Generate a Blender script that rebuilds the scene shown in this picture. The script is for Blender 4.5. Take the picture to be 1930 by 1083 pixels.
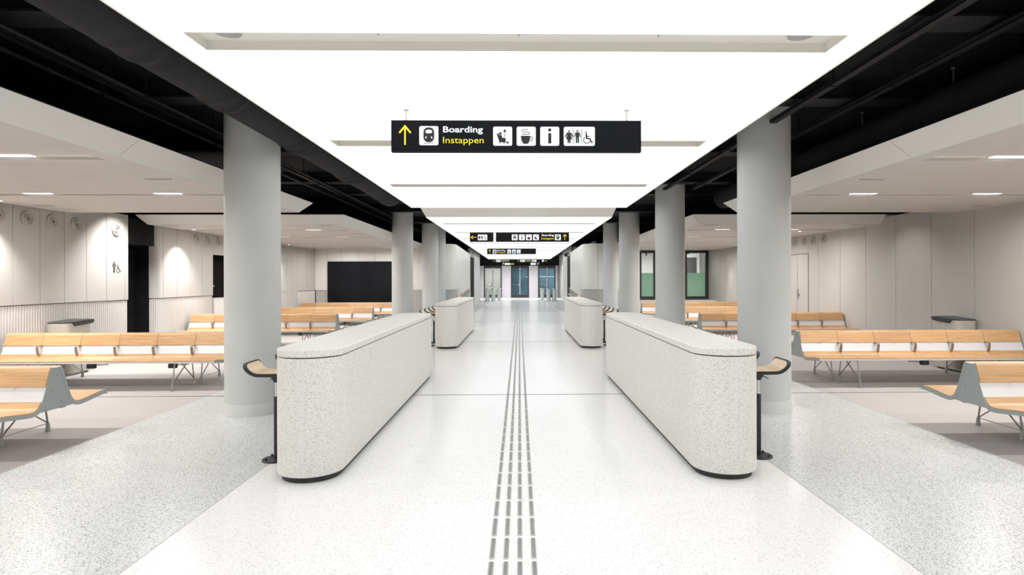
import bpy, math, random
from math import sin, cos, pi, radians
from mathutils import Vector, Matrix
random.seed(7)
for _o in list(bpy.data.objects): bpy.data.objects.remove(_o)
S = bpy.context.scene
COL = S.collection

# ------------------------------------------------------------------ camera
FPX, PSI, ROLL = 1096.0, 0.0169, 0.00238
cd = bpy.data.cameras.new('camera'); cam = bpy.data.objects.new('camera', cd); COL.objects.link(cam)
cd.sensor_width = 36.0; cd.lens = FPX/1930*36.0
cd.shift_x = (965-997.5)/1930; cd.shift_y = -(541.5-527)/1930
cd.clip_start = 0.05; cd.clip_end = 200
cam.matrix_world = Matrix.Translation((0, 0, 1.6)) @ Matrix.Rotation(-PSI, 4, 'Z') @ Matrix.Rotation(pi/2, 4, 'X') @ Matrix.Rotation(-ROLL, 4, 'Z')
S.camera = cam
# ------------------------------------------------------------------ view + world
S.view_settings.view_transform = 'Standard'
S.view_settings.look = 'None'
S.view_settings.exposure = 0.08
S.view_settings.gamma = 1.0
S.view_settings.use_curve_mapping = False
W = bpy.data.worlds.new('world'); S.world = W; W.use_nodes = True
W.node_tree.nodes['Background'].inputs[0].default_value = (0.8, 0.85, 0.9, 1)
W.node_tree.nodes['Background'].inputs[1].default_value = 0.05
CEIL_L = 1.06        # radiance of the luminous ceiling
DOWN_W = 30.0       # watts of one recessed downlight
SPOT_W = 230.0       # watts of one wall-washing spot

# ------------------------------------------------------------------ materials
def nmat(name):
    m = bpy.data.materials.new(name); m.use_nodes = True
    nt = m.node_tree; b = nt.nodes['Principled BSDF']
    return m, nt, b
def noise_var(nt, b, col, amt, scale, stretch=(1,1,1)):
    tc = nt.nodes.new('ShaderNodeTexCoord'); mp = nt.nodes.new('ShaderNodeMapping')
    mp.inputs['Scale'].default_value = stretch
    nz = nt.nodes.new('ShaderNodeTexNoise'); nz.inputs['Scale'].default_value = scale; nz.inputs['Detail'].default_value = 4
    cr = nt.nodes.new('ShaderNodeValToRGB')
    cr.color_ramp.elements[0].position = .3; cr.color_ramp.elements[1].position = .7
    cr.color_ramp.elements[0].color = (*[c*(1-amt) for c in col], 1); cr.color_ramp.elements[1].color = (*[min(1, c*(1+amt)) for c in col], 1)
    nt.links.new(tc.outputs['Object'], mp.inputs[0]); nt.links.new(mp.outputs[0], nz.inputs['Vector'])
    nt.links.new(nz.outputs[0], cr.inputs[0]); nt.links.new(cr.outputs[0], b.inputs['Base Color'])
    return cr, mp
def plain(name, col, rough=.5, metal=0, amt=.03, scale=6, spec=.5):
    m, nt, b = nmat(name)
    noise_var(nt, b, col, amt, scale)
    b.inputs['Roughness'].default_value = rough; b.inputs['Metallic'].default_value = metal
    b.inputs['Specular IOR Level'].default_value = spec
    return m
def emis(name, col, strength):
    m, nt, b = nmat(name)
    b.inputs['Base Color'].default_value = (*col, 1)
    b.inputs['Emission Color'].default_value = (*col, 1); b.inputs['Emission Strength'].default_value = strength
    b.inputs['Roughness'].default_value = .6
    return m
def terrazzo(name, base, chips, scale, dens, rough, spec=.5):
    """chips: list of colours; voronoi cells, a share of them turned into stone chips"""
    m, nt, b = nmat(name); L = nt.links.new; N = nt.nodes.new
    tc = N('ShaderNodeTexCoord')
    last = None
    colr = N('ShaderNodeRGB'); colr.outputs[0].default_value = (*base, 1); last = colr.outputs[0]
    for k, (cc, sc) in enumerate(zip(chips, scale)):
        v = N('ShaderNodeTexVoronoi'); v.inputs['Scale'].default_value = sc; v.inputs['Randomness'].default_value = 1
        L(tc.outputs['Object'], v.inputs['Vector'])
        sep = N('ShaderNodeSeparateColor'); L(v.outputs['Color'], sep.inputs[0])
        lt = N('ShaderNodeMath'); lt.operation = 'LESS_THAN'; lt.inputs[1].default_value = dens[k]; L(sep.outputs[0], lt.inputs[0])
        sz = N('ShaderNodeMath'); sz.operation = 'MULTIPLY'; sz.inputs[1].default_value = .62; L(sep.outputs[1], sz.inputs[0])
        dl = N('ShaderNodeMath'); dl.operation = 'LESS_THAN'; L(v.outputs['Distance'], dl.inputs[0]); L(sz.outputs[0], dl.inputs[1])
        mu = N('ShaderNodeMath'); mu.operation = 'MULTIPLY'; L(lt.outputs[0], mu.inputs[0]); L(dl.outputs[0], mu.inputs[1])
        mx = N('ShaderNodeMix'); mx.data_type = 'RGBA'; L(mu.outputs[0], mx.inputs[0]); L(last, mx.inputs[6]); mx.inputs[7].default_value = (*cc, 1)
        last = mx.outputs[2]
    L(last, b.inputs['Base Color'])
    b.inputs['Roughness'].default_value = rough; b.inputs['Specular IOR Level'].default_value = spec
    return m
def wood(name, c0, c1, scale, rough=.38):
    m, nt, b = nmat(name); L = nt.links.new; N = nt.nodes.new
    tc = N('ShaderNodeTexCoord'); mp = N('ShaderNodeMapping'); mp.inputs['Scale'].default_value = scale
    oi = N('ShaderNodeObjectInfo'); ad = N('ShaderNodeVectorMath'); ad.operation = 'ADD'
    sc = N('ShaderNodeVectorMath'); sc.operation = 'SCALE'; sc.inputs['Scale'].default_value = 9.0
    cb = N('ShaderNodeCombineXYZ'); L(oi.outputs['Random'], cb.inputs[0]); L(oi.outputs['Random'], cb.inputs[1]); L(oi.outputs['Random'], cb.inputs[2])
    L(cb.outputs[0], sc.inputs[0]); L(tc.outputs['Object'], mp.inputs[0]); L(mp.outputs[0], ad.inputs[0]); L(sc.outputs[0], ad.inputs[1])
    nz = N('ShaderNodeTexNoise'); nz.inputs['Scale'].default_value = 2.2; nz.inputs['Detail'].default_value = 7; nz.inputs['Distortion'].default_value = .6
    L(ad.outputs[0], nz.inputs['Vector'])
    cr = N('ShaderNodeValToRGB'); e = cr.color_ramp.elements
    e[0].position = .32; e[1].position = .62; e[0].color = (*c0, 1); e[1].color = (*c1, 1)
    L(nz.outputs[0], cr.inputs[0])
    hs = N('ShaderNodeHueSaturation'); mr = N('ShaderNodeMapRange'); mr.inputs[3].default_value = .9; mr.inputs[4].default_value = 1.08
    L(oi.outputs['Random'], mr.inputs[0]); L(mr.outputs[0], hs.inputs['Value']); L(cr.outputs[0], hs.inputs['Color'])
    L(hs.outputs[0], b.inputs['Base Color']); b.inputs['Roughness'].default_value = rough
    return m
def glassm(name, col, rough=.02, alpha=.2):
    m, nt, b = nmat(name)
    b.inputs['Base Color'].default_value = (*col, 1); b.inputs['Roughness'].default_value = rough
    b.inputs['Transmission Weight'].default_value = 1.0; b.inputs['IOR'].default_value = 1.1
    return m

M = {}
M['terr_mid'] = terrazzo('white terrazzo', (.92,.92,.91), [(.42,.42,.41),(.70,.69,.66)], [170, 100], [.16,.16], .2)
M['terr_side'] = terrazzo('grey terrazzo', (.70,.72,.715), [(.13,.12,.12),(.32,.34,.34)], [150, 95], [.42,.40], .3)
M['terr_counter'] = terrazzo('cream terrazzo', (.89,.875,.825), [(.22,.23,.23),(.52,.44,.33),(.50,.51,.49)], [215, 180, 140], [.17,.15,.17], .42)
M['vinyl'] = None
def vinyl():
    m, nt, b = nmat('beige woven vinyl'); L = nt.links.new; N = nt.nodes.new
    tc = N('ShaderNodeTexCoord'); mp = N('ShaderNodeMapping'); mp.inputs['Scale'].default_value = (62,62,62); mp.inputs['Rotation'].default_value = (0,0,pi/4)
    L(tc.outputs['Object'], mp.inputs[0])
    ck = N('ShaderNodeTexBrick'); ck.offset = 0; ck.inputs['Scale'].default_value = 1; ck.inputs['Mortar Size'].default_value = .09; ck.inputs['Mortar Smooth'].default_value = .6
    ck.inputs['Brick Width'].default_value = 1; ck.inputs['Row Height'].default_value = 1
    ck.inputs['Color1'].default_value = (.53,.50,.48,1); ck.inputs['Color2'].default_value = (.52,.49,.47,1); ck.inputs['Mortar'].default_value = (.47,.44,.42,1)
    L(mp.outputs[0], ck.inputs['Vector']); L(ck.outputs['Color'], b.inputs['Base Color']); b.inputs['Roughness'].default_value = .6
    b.inputs['Specular IOR Level'].default_value = .25
    return m
M['vinyl'] = vinyl()
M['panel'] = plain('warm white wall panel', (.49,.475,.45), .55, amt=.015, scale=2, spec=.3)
M['panel_lit_tone'] = plain('corridor panel in lit tone', (.80,.795,.75), .35, amt=.015, scale=2, spec=.4)  # wall panel colour raised to stand in for missing corridor light
M['flute'] = plain('warm white fluted panel', (.60,.58,.56), .6, amt=.015, scale=2, spec=.3)
M['seam'] = plain('shadow gap lining', (.16,.145,.13), .8)
M['soffit'] = plain('warm white soffit', (.60,.585,.57), .6, amt=.02, scale=3, spec=.3)
M['soffit_smooth'] = plain('smooth white light slot', (.72,.70,.67), .5, amt=.005, scale=2, spec=.3)
M['fascia'] = plain('cream bevelled fascia', (.74,.73,.69), .5, amt=.01, scale=2, spec=.3)
M['black'] = plain('black painted concrete', (.013,.013,.0145), .8, amt=.3, scale=3, spec=.2)
M['black_steel'] = plain('black painted steel', (.016,.016,.018), .6, amt=.2, scale=5, spec=.2)
M['duct'] = plain('black fabric', (.020,.020,.022), .8, amt=.15, scale=2, spec=.2)
M['black_door'] = plain('black door', (.010,.010,.011), .6, amt=.2, scale=3, spec=.08)
M['dark_gap'] = plain('dark gap', (.006,.006,.006), .8, spec=.08)
M['column'] = plain('pale grey concrete', (.60,.62,.615), .5, amt=.03, scale=2, spec=.3)
M['col_base'] = plain('light column skirting', (.70,.71,.70), .4, amt=.01)
M['beige_metal'] = plain('beige ceiling metal', (.88,.865,.80), .5, amt=.01, spec=.3)
M['grille'] = plain('grey speaker grille', (.42,.42,.40), .6)
M['lum'] = emis('luminous stretch ceiling', (.86,.87,.895), CEIL_L)
M['lamp'] = emis('downlight diffuser', (1,.98,.95), 4.0)
M['alu'] = plain('pale powder coated steel', (.70,.72,.74), .35, metal=.1, amt=.01)
M['alu_end'] = plain('grey powder coated steel', (.36,.385,.38), .4, metal=.1, amt=.01)
M['steel'] = plain('brushed steel', (.42,.41,.40), .3, metal=.8, amt=.05)
M['arm'] = plain('bronze grey armrest', (.30,.25,.22), .35, metal=.5, amt=.05)
M['oak'] = wood('oak veneer', (.50,.295,.14), (.63,.395,.20), (1.2, 22, 22))
M['ply'] = wood('pale maple veneer', (.70,.53,.34), (.80,.64,.44), (14, 1.5, 4))
M['rubber'] = plain('black moulded plastic', (.022,.023,.025), .45, amt=.1)
M['chrome'] = plain('chrome', (.75,.75,.76), .12, metal=1, amt=.01)
M['outlet_blue'] = plain('blue socket face', (.03,.12,.45), .4)
M['tactile'] = plain('tactile steel', (.30,.30,.29), .45, metal=.5, amt=.1, scale=30)
M['tactile_edge'] = plain('tactile rim steel', (.62,.61,.58), .35, metal=.5, amt=.03)
M['joint'] = plain('floor joint strip', (.07,.065,.055), .5)
M['joint_light'] = plain('thin floor seam', (.42,.42,.41), .5)
M['sign'] = plain('black sign enamel', (.008,.009,.011), .5, amt=.05, spec=.12)
M['sign_white'] = emis('backlit sign white', (.82,.84,.86), .35)
M['sign_yellow'] = emis('backlit sign yellow', (.9,.72,.03), .35)
M['glyph'] = plain('black pictogram', (.012,.013,.015), .5)
M['screen'] = plain('dark display glass', (.010,.011,.014), .25, amt=.2, scale=1.5, spec=.12)
M['bin'] = plain('stone grey bin body', (.50,.48,.43), .5, amt=.01)
M['bin_lid'] = plain('black bin lid', (.035,.037,.04), .35)
M['frame_black'] = plain('black window frame', (.028,.029,.031), .4)
M['film'] = plain('green window film', (.33,.60,.44), .25, amt=.06, scale=1.2)
M['white_room'] = plain('white service room paint', (.72,.72,.70), .6)
M['curtain'] = plain('dark grey panel', (.08,.08,.085), .6)
M['glass'] = glassm('clear glass', (.97,.99,.98))
M['glass_teal'] = glassm('teal tinted glass', (.78,.88,.90))
M['glass_rail'] = glassm('balustrade glass', (.80,.90,.90))
M['teal_wall'] = plain('blue green tunnel wall', (.30,.39,.42), .5, amt=.25, scale=.8)
M['lav'] = plain('pale lilac aluminium cladding', (.78,.75,.79), .3, metal=.1, amt=.01)
M['door_frame'] = plain('dark bronze door frame', (.07,.065,.065), .35, metal=.3)
M['gate'] = plain('pale green grey gate housing', (.70,.73,.70), .35, amt=.03)
M['white'] = plain('white laminate', (.78,.77,.75), .4, amt=.01)
M['nozzle_dark'] = plain('nozzle opening', (.20,.175,.155), .7)
M['picto_grey'] = plain('dark grey pictogram', (.10,.085,.08), .5)

# ------------------------------------------------------------------ mesh builder
class MB:
    def __init__(s): s.v=[]; s.f=[]; s.mi=[]; s.sm=[]; s.mats=[]
    def _m(s, m):
        if m not in s.mats: s.mats.append(m)
        return s.mats.index(m)
    def add(s, vs, fs, m, smooth=False):
        o=len(s.v); s.v += [tuple(p) for p in vs]; k=s._m(m)
        for f in fs: s.f.append(tuple(i+o for i in f)); s.mi.append(k); s.sm.append(smooth)
    def box(s, x0,x1,y0,y1,z0,z1, m, bev=0):
        if x0>x1: x0,x1=x1,x0
        if y0>y1: y0,y1=y1,y0
        if z0>z1: z0,z1=z1,z0
        if bev<=0:
            vs=[(x,y,z) for z in (z0,z1) for y in (y0,y1) for x in (x0,x1)]
            s.add(vs,[(0,2,3,1),(4,5,7,6),(0,1,5,4),(2,6,7,3),(0,4,6,2),(1,3,7,5)],m)
        else:
            pts=rrect(x0,x1,y0,y1,bev,3)
            b=bev*.5
            def off(d):
                return rrect(x0+d,x1-d,y0+d,y1-d,max(bev-d,.0005),3)
            rings=[(off(b),z0),(pts,z0+b),(pts,z1-b),(off(b),z1)]
            s.rings(rings,m,smooth=False)
    def rings(s, rings, m, smooth=True, cap=True):
        n=len(rings[0][0]); vs=[]
        for pts,z in rings: vs += [(p[0],p[1],z) for p in pts]
        fs=[]
        for r in range(len(rings)-1):
            for i in range(n):
                j=(i+1)%n; fs.append((r*n+i,r*n+j,(r+1)*n+j,(r+1)*n+i))
        s.add(vs,fs,m,smooth)
        if cap:
            o=len(s.v)-len(vs); k=s._m(m)
            s.f.append(tuple(o+i for i in reversed(range(n)))); s.mi.append(k); s.sm.append(False)
            s.f.append(tuple(o+(len(rings)-1)*n+i for i in range(n))); s.mi.append(k); s.sm.append(False)
    def cyl(s, c, r, z0, z1, m, seg=24, r2=None):
        r2 = r if r2 is None else r2
        s.rings([(circ(c[0],c[1],r,seg),z0),(circ(c[0],c[1],r2,seg),z1)],m)
    def lathe(s, prof, m, seg=32, mat4=None, smooth=True):
        """prof: (radius,height) list around z; mat4 places it"""
        vs=[];n=seg
        for r,z in prof:
            for i in range(n):
                a=2*pi*i/n; p=Vector((r*cos(a),r*sin(a),z))
                vs.append(mat4@p if mat4 else p)
        fs=[(k*n+i,k*n+(i+1)%n,(k+1)*n+(i+1)%n,(k+1)*n+i) for k in range(len(prof)-1) for i in range(n)]
        s.add(vs,fs,m,smooth)
    def tube(s, path, r, m, seg=10, rs=None):
        P=[Vector(p) for p in path]; n=len(P); vs=[]; up=Vector((0,0,1))
        prev=None
        for i in range(n):
            t=(P[min(i+1,n-1)]-P[max(i-1,0)]).normalized()
            if prev is None:
                a = up if abs(t.dot(up))<.95 else Vector((1,0,0))
                u=t.cross(a).normalized()
            else: u=(prev-t*prev.dot(t)).normalized()
            prev=u; w=t.cross(u)
            rr=rs[i] if rs else r
            for k in range(seg):
                a=2*pi*k/seg; vs.append(P[i]+u*(rr*cos(a))+w*(rr*sin(a)))
        fs=[(k*seg+i,k*seg+(i+1)%seg,(k+1)*seg+(i+1)%seg,(k+1)*seg+i) for k in range(n-1) for i in range(seg)]
        s.add(vs,fs,m,True)
        o=len(s.v)-len(vs); kk=s._m(m)
        s.f.append(tuple(o+i for i in reversed(range(seg)))); s.mi.append(kk); s.sm.append(False)
        s.f.append(tuple(o+(n-1)*seg+i for i in range(seg))); s.mi.append(kk); s.sm.append(False)
    def prism(s, pts, a, b, m, axis='z', smooth=False):
        """polygon extruded along axis from a to b; pts 2D in the other two axes"""
        n=len(pts)
        def P(p,t): return {'z':(p[0],p[1],t),'x':(t,p[0],p[1]),'y':(p[0],t,p[1])}[axis]
        vs=[P(p,a) for p in pts]+[P(p,b) for p in pts]
        s.add(vs,[(i,(i+1)%n,n+(i+1)%n,n+i) for i in range(n)],m,smooth)
        o=len(s.v)-2*n;k=s._m(m)
        s.f.append(tuple(o+i for i in reversed(range(n))));s.mi.append(k);s.sm.append(False)
        s.f.append(tuple(o+n+i for i in range(n)));s.mi.append(k);s.sm.append(False)
    def sheet(s, prof, th, x0, x1, m, smooth=True, side=1):
        """thin profile (y,z) extruded along x, thickness th on the normal side"""
        n=len(prof); off=[]
        for i in range(n):
            a=prof[max(i-1,0)]; b=prof[min(i+1,n-1)]
            dx,dy=b[0]-a[0],b[1]-a[1]; l=math.hypot(dx,dy) or 1
            off.append((prof[i][0]-dy/l*th*side, prof[i][1]+dx/l*th*side))
        vs=[]
        for x in (x0,x1):
            vs+=[(x,p[0],p[1]) for p in prof]+[(x,p[0],p[1]) for p in off]
        A,B,C,D=0,n,2*n,3*n
        f1=[(A+i,A+i+1,C+i+1,C+i) for i in range(n-1)]+[(B+i,D+i,D+i+1,B+i+1) for i in range(n-1)]
        s.add(vs,f1,m,smooth)
        o=len(s.v)-len(vs);k=s._m(m)
        ends=[(A+i,B+i,B+i+1,A+i+1) for i in range(n-1)]+[(C+i,C+i+1,D+i+1,D+i) for i in range(n-1)]
        ends+=[(A,C,D,B),(A+n-1,B+n-1,D+n-1,C+n-1)]
        for f in ends: s.f.append(tuple(o+i for i in f)); s.mi.append(k); s.sm.append(False)
    def build(s, name, parent=None, **props):
        me=bpy.data.meshes.new(name); me.from_pydata(s.v,[],s.f)
        for m in s.mats: me.materials.append(m)
        me.polygons.foreach_set('material_index',s.mi); me.polygons.foreach_set('use_smooth',s.sm)
        me.update(); me.set_sharp_from_angle(angle=radians(38))
        o=bpy.data.objects.new(name,me); COL.objects.link(o)
        if parent: o.parent=parent
        for k,v in props.items(): o[k]=v
        return o
def circ(x,y,r,n=24): return [(x+r*cos(2*pi*i/n),y+r*sin(2*pi*i/n)) for i in range(n)]
def rrect(x0,x1,y0,y1,r,n=4):
    r=min(r,(x1-x0)/2-1e-5,(y1-y0)/2-1e-5); P=[]
    for cx,cy,a in ((x1-r,y1-r,0),(x0+r,y1-r,pi/2),(x0+r,y0+r,pi),(x1-r,y0+r,3*pi/2)):
        for i in range(n+1):
            t=a+pi/2*i/n; P.append((cx+r*cos(t),cy+r*sin(t)))
    return P
def thing(name,label,cat,loc=(0,0,0),rz=0,group=None):
    o=bpy.data.objects.new(name,None); COL.objects.link(o); o.location=loc; o.rotation_euler=(0,0,rz)
    o.empty_display_size=.1
    return tag(o,label,cat,group)
def tag(o,label,cat,group=None):
    o['label']=label; o['category']=cat
    if group: o['group']=group
    return o
def dup(root,loc,rz,label,group=None):
    def rec(o,par):
        c=o.copy(); COL.objects.link(c)
        if par: c.parent=par
        for ch in o.children: rec(ch,c)
        return c
    r=rec(root,None); r.location=loc; r.rotation_euler=(0,0,rz); r['label']=label
    if group: r['group']=group
    return r
def struct(mb,name,parent=None,**p):
    o=mb.build(name,parent,**p)
    if parent is None: o['kind']='structure'
    return o
def arealight(name,loc,sx,sy,w,col=(1,.975,.95),parent=None,spread=pi*.75,rot=(0,0,0)):
    ld=bpy.data.lights.new(name,'AREA'); ld.shape='RECTANGLE'; ld.size=sx; ld.size_y=sy; ld.energy=w; ld.color=col; ld.spread=spread
    o=bpy.data.objects.new(name,ld); COL.objects.link(o); o.location=loc; o.rotation_euler=rot
    if parent: o.parent=parent
    return o

# ================================================================== FLOOR
YB, YE = -7.0, 52.6
CARP, MID = 4.31, 2.19
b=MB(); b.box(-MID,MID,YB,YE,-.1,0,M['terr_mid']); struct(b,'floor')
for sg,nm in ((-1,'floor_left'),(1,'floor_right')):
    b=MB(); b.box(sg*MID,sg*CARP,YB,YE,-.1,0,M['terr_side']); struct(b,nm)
    b=MB(); b.box(sg*CARP,sg*9.6,YB,YE,-.1,0,M['vinyl']); struct(b,nm+'_vinyl')
n=0
for y in (8.12,15.08,22.2,29.4,36.5,43.6):
    b=MB(); b.box(-9.0,9.0,y-.011,y+.011,0,.0015,M['joint']); n+=1; struct(b,'trim_%d'%n)
for sg in (-1,1):
    b=MB(); b.box(sg*MID-.003,sg*MID+.003,YB,50,0,.0008,M['joint_light']); n+=1; struct(b,'trim_%d'%n)
NTRIM=n

# tactile guidance bars
def tactile(mb,x,y):
    mb.rings([(rrect(x-.0175,x+.0175,y-.137,y+.137,.0174,5),.0),(rrect(x-.0165,x+.0165,y-.136,y+.136,.0164,5),.004),(rrect(x-.012,x+.012,y-.131,y+.131,.0118,5),.005)],M['tactile_edge'],smooth=False)
    mb.rings([(rrect(x-.0118,x+.0118,y-.130,y+.126,.0117,5),.0049),(rrect(x-.0115,x+.0115,y-.129,y+.125,.0114,5),.0056)],M['tactile'],smooth=False)
b=MB(); tactile(b,0,0); t0=b.build('tactile_bar')
xs=(-.162,-.0805,-.001,.080)
first=True
rows=[3.32+.3*k-.15 for k in range(-1,160)]
for i,y in enumerate(rows[:75]):
    for x in xs:
        o=t0 if first else t0.copy()
        if not first: COL.objects.link(o)
        first=False
        o.location=(x,y,0)
        tag(o,'narrow rounded steel guidance bar set in the white aisle floor','tactile bar','tactile guidance bars along the aisle')
b=MB()
for y in rows[75:]:
    if y<52:
        for x in xs: tactile(b,x,y)
o=b.build('tactile_bar_run'); tag(o,'far end of the steel guidance bars running towards the glass doors','tactile bars'); o['kind']='stuff'

# ================================================================== LUMINOUS CEILING
CZ=3.2; CX=2.37
def ceil_run(name, y0, y1, slots, x=CX, corner=False):
    b=MB(); L=M['lum']
    ys=[y0]+[v for s_ in slots for v in (s_-.145,s_+.145)]+[y1]
    SX=2.17
    for i in range(0,len(ys),2):       # bright fields between the slots
        b.box(-x,x,ys[i],ys[i+1],CZ,CZ+.05,L)
    for s_ in slots:                   # bright ends beside each slot, split by a hairline seam
        for sg in (-1,1):
            b.box(sg*SX,sg*x,s_-.145,s_-.006,CZ,CZ+.05,L); b.box(sg*SX,sg*x,s_+.006,s_+.145,CZ,CZ+.05,L)
            b.box(sg*SX,sg*x,s_-.006,s_+.006,CZ+.001,CZ+.05,M['beige_metal'])
    struct(b,name)
slots1=[3.925-2.98*2,3.925-2.98,3.925,6.825,9.87]
slots2=[16.6+2.99*k for k in range(10)]
ceil_run('ceiling_luminous',YB,12.9,[slots1[0],slots1[1]]+slots1[2:])
ceil_run('ceiling_luminous_rear',14.86,45.0,slots2)
# beige panel between both runs
b=MB(); b.prism([(-2.19,12.92),(2.16,12.92),(CX,14.84),(-CX,14.84)],CZ,CZ+.05,M['beige_metal']); struct(b,'ceiling_beige_panel')
# rim of the ceiling
for sg in (-1,1):
    b=MB()
    b.box(sg*CX,sg*(CX+.012),YB,12.9,CZ-.006,CZ+.11,M['beige_metal']); b.box(sg*CX,sg*(CX+.012),14.86,45,CZ-.006,CZ+.11,M['beige_metal'])
    NTRIM+=1; struct(b,'trim_%d'%NTRIM)
# black tray above luminous ceiling (housing)
b=MB(); b.box(-CX,CX,YB,12.9,CZ+.115,CZ+.16,M['black_steel']); b.box(-CX,CX,14.86,45,CZ+.115,CZ+.16,M['black_steel']); struct(b,'ceiling_housing')
def slot(y, speakers):
    b=MB(); m=M['beige_metal']; SX=2.165; h=.06
    b.box(-SX,SX,y-.14,y+.14,CZ+h,CZ+h+.02,m)
    b.box(-SX,SX,y-.1445,y-.138,CZ-.003,CZ+h,m); b.box(-SX,SX,y+.138,y+.1445,CZ-.003,CZ+h,m)
    b.box(-SX,-SX+.006,y-.138,y+.138,CZ-.003,CZ+h,m); b.box(SX-.006,SX,y-.138,y+.138,CZ-.003,CZ+h,m)
    for x in (-.95,.0,.95): b.cyl((x,y+.02),.006,CZ+h-.006,CZ+h,M['steel'],8)
    global NTRIM
    NTRIM+=1; struct(b,'trim_%d'%NTRIM)
for y in slots1+slots2: slot(y,True)
sp=None
for i,(x,side) in enumerate(((-1.94,'left'),(1.91,'right'))):
    b=MB(); b.cyl((0,0),.105,-.006,0,M['beige_metal'],36); r=b.build('ceiling_speaker')
    g=MB(); g.cyl((0,0),.088,-.012,-.006,M['grille'],36); g.build('speaker_grille',r)
    r.location=(x,slots1[2]-.02,CZ+.06)
    tag(r,'round grey loudspeaker at the %s end of the nearest ceiling slot'%side,'loudspeaker','ceiling slot loudspeakers')

# ================================================================== BLACK UPPER CEILING, BEAMS, PIPES
TOP=3.72
b=MB(); b.box(-9.6,9.6,YB,YE+.2,TOP,TOP+.1,M['black']); struct(b,'ceiling')
k=0
for sg,side in ((-1,'left'),(1,'right')):
    for y in (2.9,4.35,6.3,8.9,11.6,13.2,16.5,19.7,23.0):
        b=MB(); b.box(sg*2.45,sg*9.2,y-.10,y+.10,3.54,TOP,M['black_steel']); b.box(sg*2.45,sg*9.2,y-.14,y+.14,3.525,3.545,M['black_steel'])
        NTRIM+=1; struct(b,'trim_%d'%NTRIM)
def pipe(name,x,z,y0,y1,r,label,cat,group=None,m=None):
    b=MB(); b.tube([(x,y0,z),(x,y1,z)],r,m or M['black_steel'],12)
    y=y0+.6
    r0=b.build(name)
    while y<y1:
        h=MB(); h.box(x-.006,x+.006,y-.006,y+.006,z,3.715,M['black_steel']); h.box(x-r-.006,x+r+.006,y-.015,y+.015,z-r-.006,z+r+.006,M['black_steel']); y+=2.1
        h.build('pipe_clamp',r0)
    return tag(r0,label,cat,group)
pipe('service_pipe',-3.68,3.42,1.0,24,.016,'thin black pipe under the dark ceiling left of the round black duct','pipe')
pipe('service_pipe',-4.1,3.44,1.0,24,.022,'thinnest black pipe above the upper edge of the left soffit','pipe')
def tray(x,label,y0=1.0,y1=24):
    b=MB(); b.box(x-.04,x+.04,y0,y1,3.44,3.446,M['black_steel']); b.box(x-.04,x-.036,y0,y1,3.44,3.48,M['black_steel']); b.box(x+.036,x+.04,y0,y1,3.44,3.48,M['black_steel'])
    o=b.build('cable_tray'); tag(o,label,'cable tray')
    y=y0+.7
    while y<y1:
        h=MB(); h.box(x-.05,x+.05,y-.012,y+.012,3.43,3.44,M['black_steel']); h.box(x-.005,x+.005,y-.005,y+.005,3.438,3.71,M['black_steel']); y+=1.9
        h.build('tray_bracket',o)
tray(3.0,'black cable tray in the dark ceiling ending at the nearest right column',1.0,6.82)
tray(3.0,'black cable tray in the dark ceiling between the first and second right columns',7.52,11.95)
tray(3.58,'black cable tray in the dark ceiling beside the big right duct',1.0,11.9)
tray(-3.86,'black cable tray in the dark ceiling between the left duct and the left soffit')

def fabric_duct(label,x,z,r,y0,y1,folds,endr,hang=None):
    b=MB(); seg=40; path=[];y=y0
    st=[]
    while y<y1: st.append(y); y+=.03
    st.append(y1)
    vs=[]
    for yy in st:
        for i in range(seg):
            a=2*pi*i/seg
            rr=r
            for fy,amp in folds:
                d=(yy-fy)+ .35*sin(a)*0.3
                rr+=1.7*amp*(math.exp(-(d/.045)**2)-.8*math.exp(-((d-.11)/.06)**2)+.6*math.exp(-((d+.16-.1*cos(a*2))/.05)**2))
            if y1-yy<.35: rr+=endr*sin(min(1,(1-(y1-yy)/.35))*pi/2)
            vs.append((x+rr*cos(a),yy,z+rr*sin(a)))
    n=len(st)
    fs=[(k*seg+i,(k+1)*seg+i,(k+1)*seg+(i+1)%seg,k*seg+(i+1)%seg) for k in range(n-1) for i in range(seg)]
    b.add(vs,fs,M['duct'],True)
    b.f.append(tuple((n-1)*seg+i for i in range(seg))); b.mi.append(0); b.sm.append(False)
    b.f.append(tuple(i for i in reversed(range(seg)))); b.mi.append(0); b.sm.append(False)
    o=b.build('fabric_duct'); tag(o,label,'duct')
    if hang:
        h=MB(); h.box(x-.012,x+.012,y0,y1-.1,z+r-.004,z+r+.022,M['black_steel']); h.build('hanging_rail',o)
        for yy in hang:
            g=MB(); g.cyl((x,yy),.006,z+r+.02,3.715,M['steel'],8); g.cyl((x,yy),.022,3.70,3.715,M['steel'],12); g.build('hanger_rod',o)
fabric_duct('long round black fabric duct hugging the left edge of the bright ceiling',-2.64,3.367,.235,-3.0,11.9,[(4.0,.010),(5.2,.012),(6.9,.014),(9.0,.016),(11.1,.014)],.03)
fabric_duct('large round black fabric duct above the near right soffit',4.35,3.325,.20,-3.0,12.3,[(3.0,.01),(5.95,.016),(8.6,.012),(11.6,.014)],.02,hang=[4.4,5.75,7.3,9.2,10.5])

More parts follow.
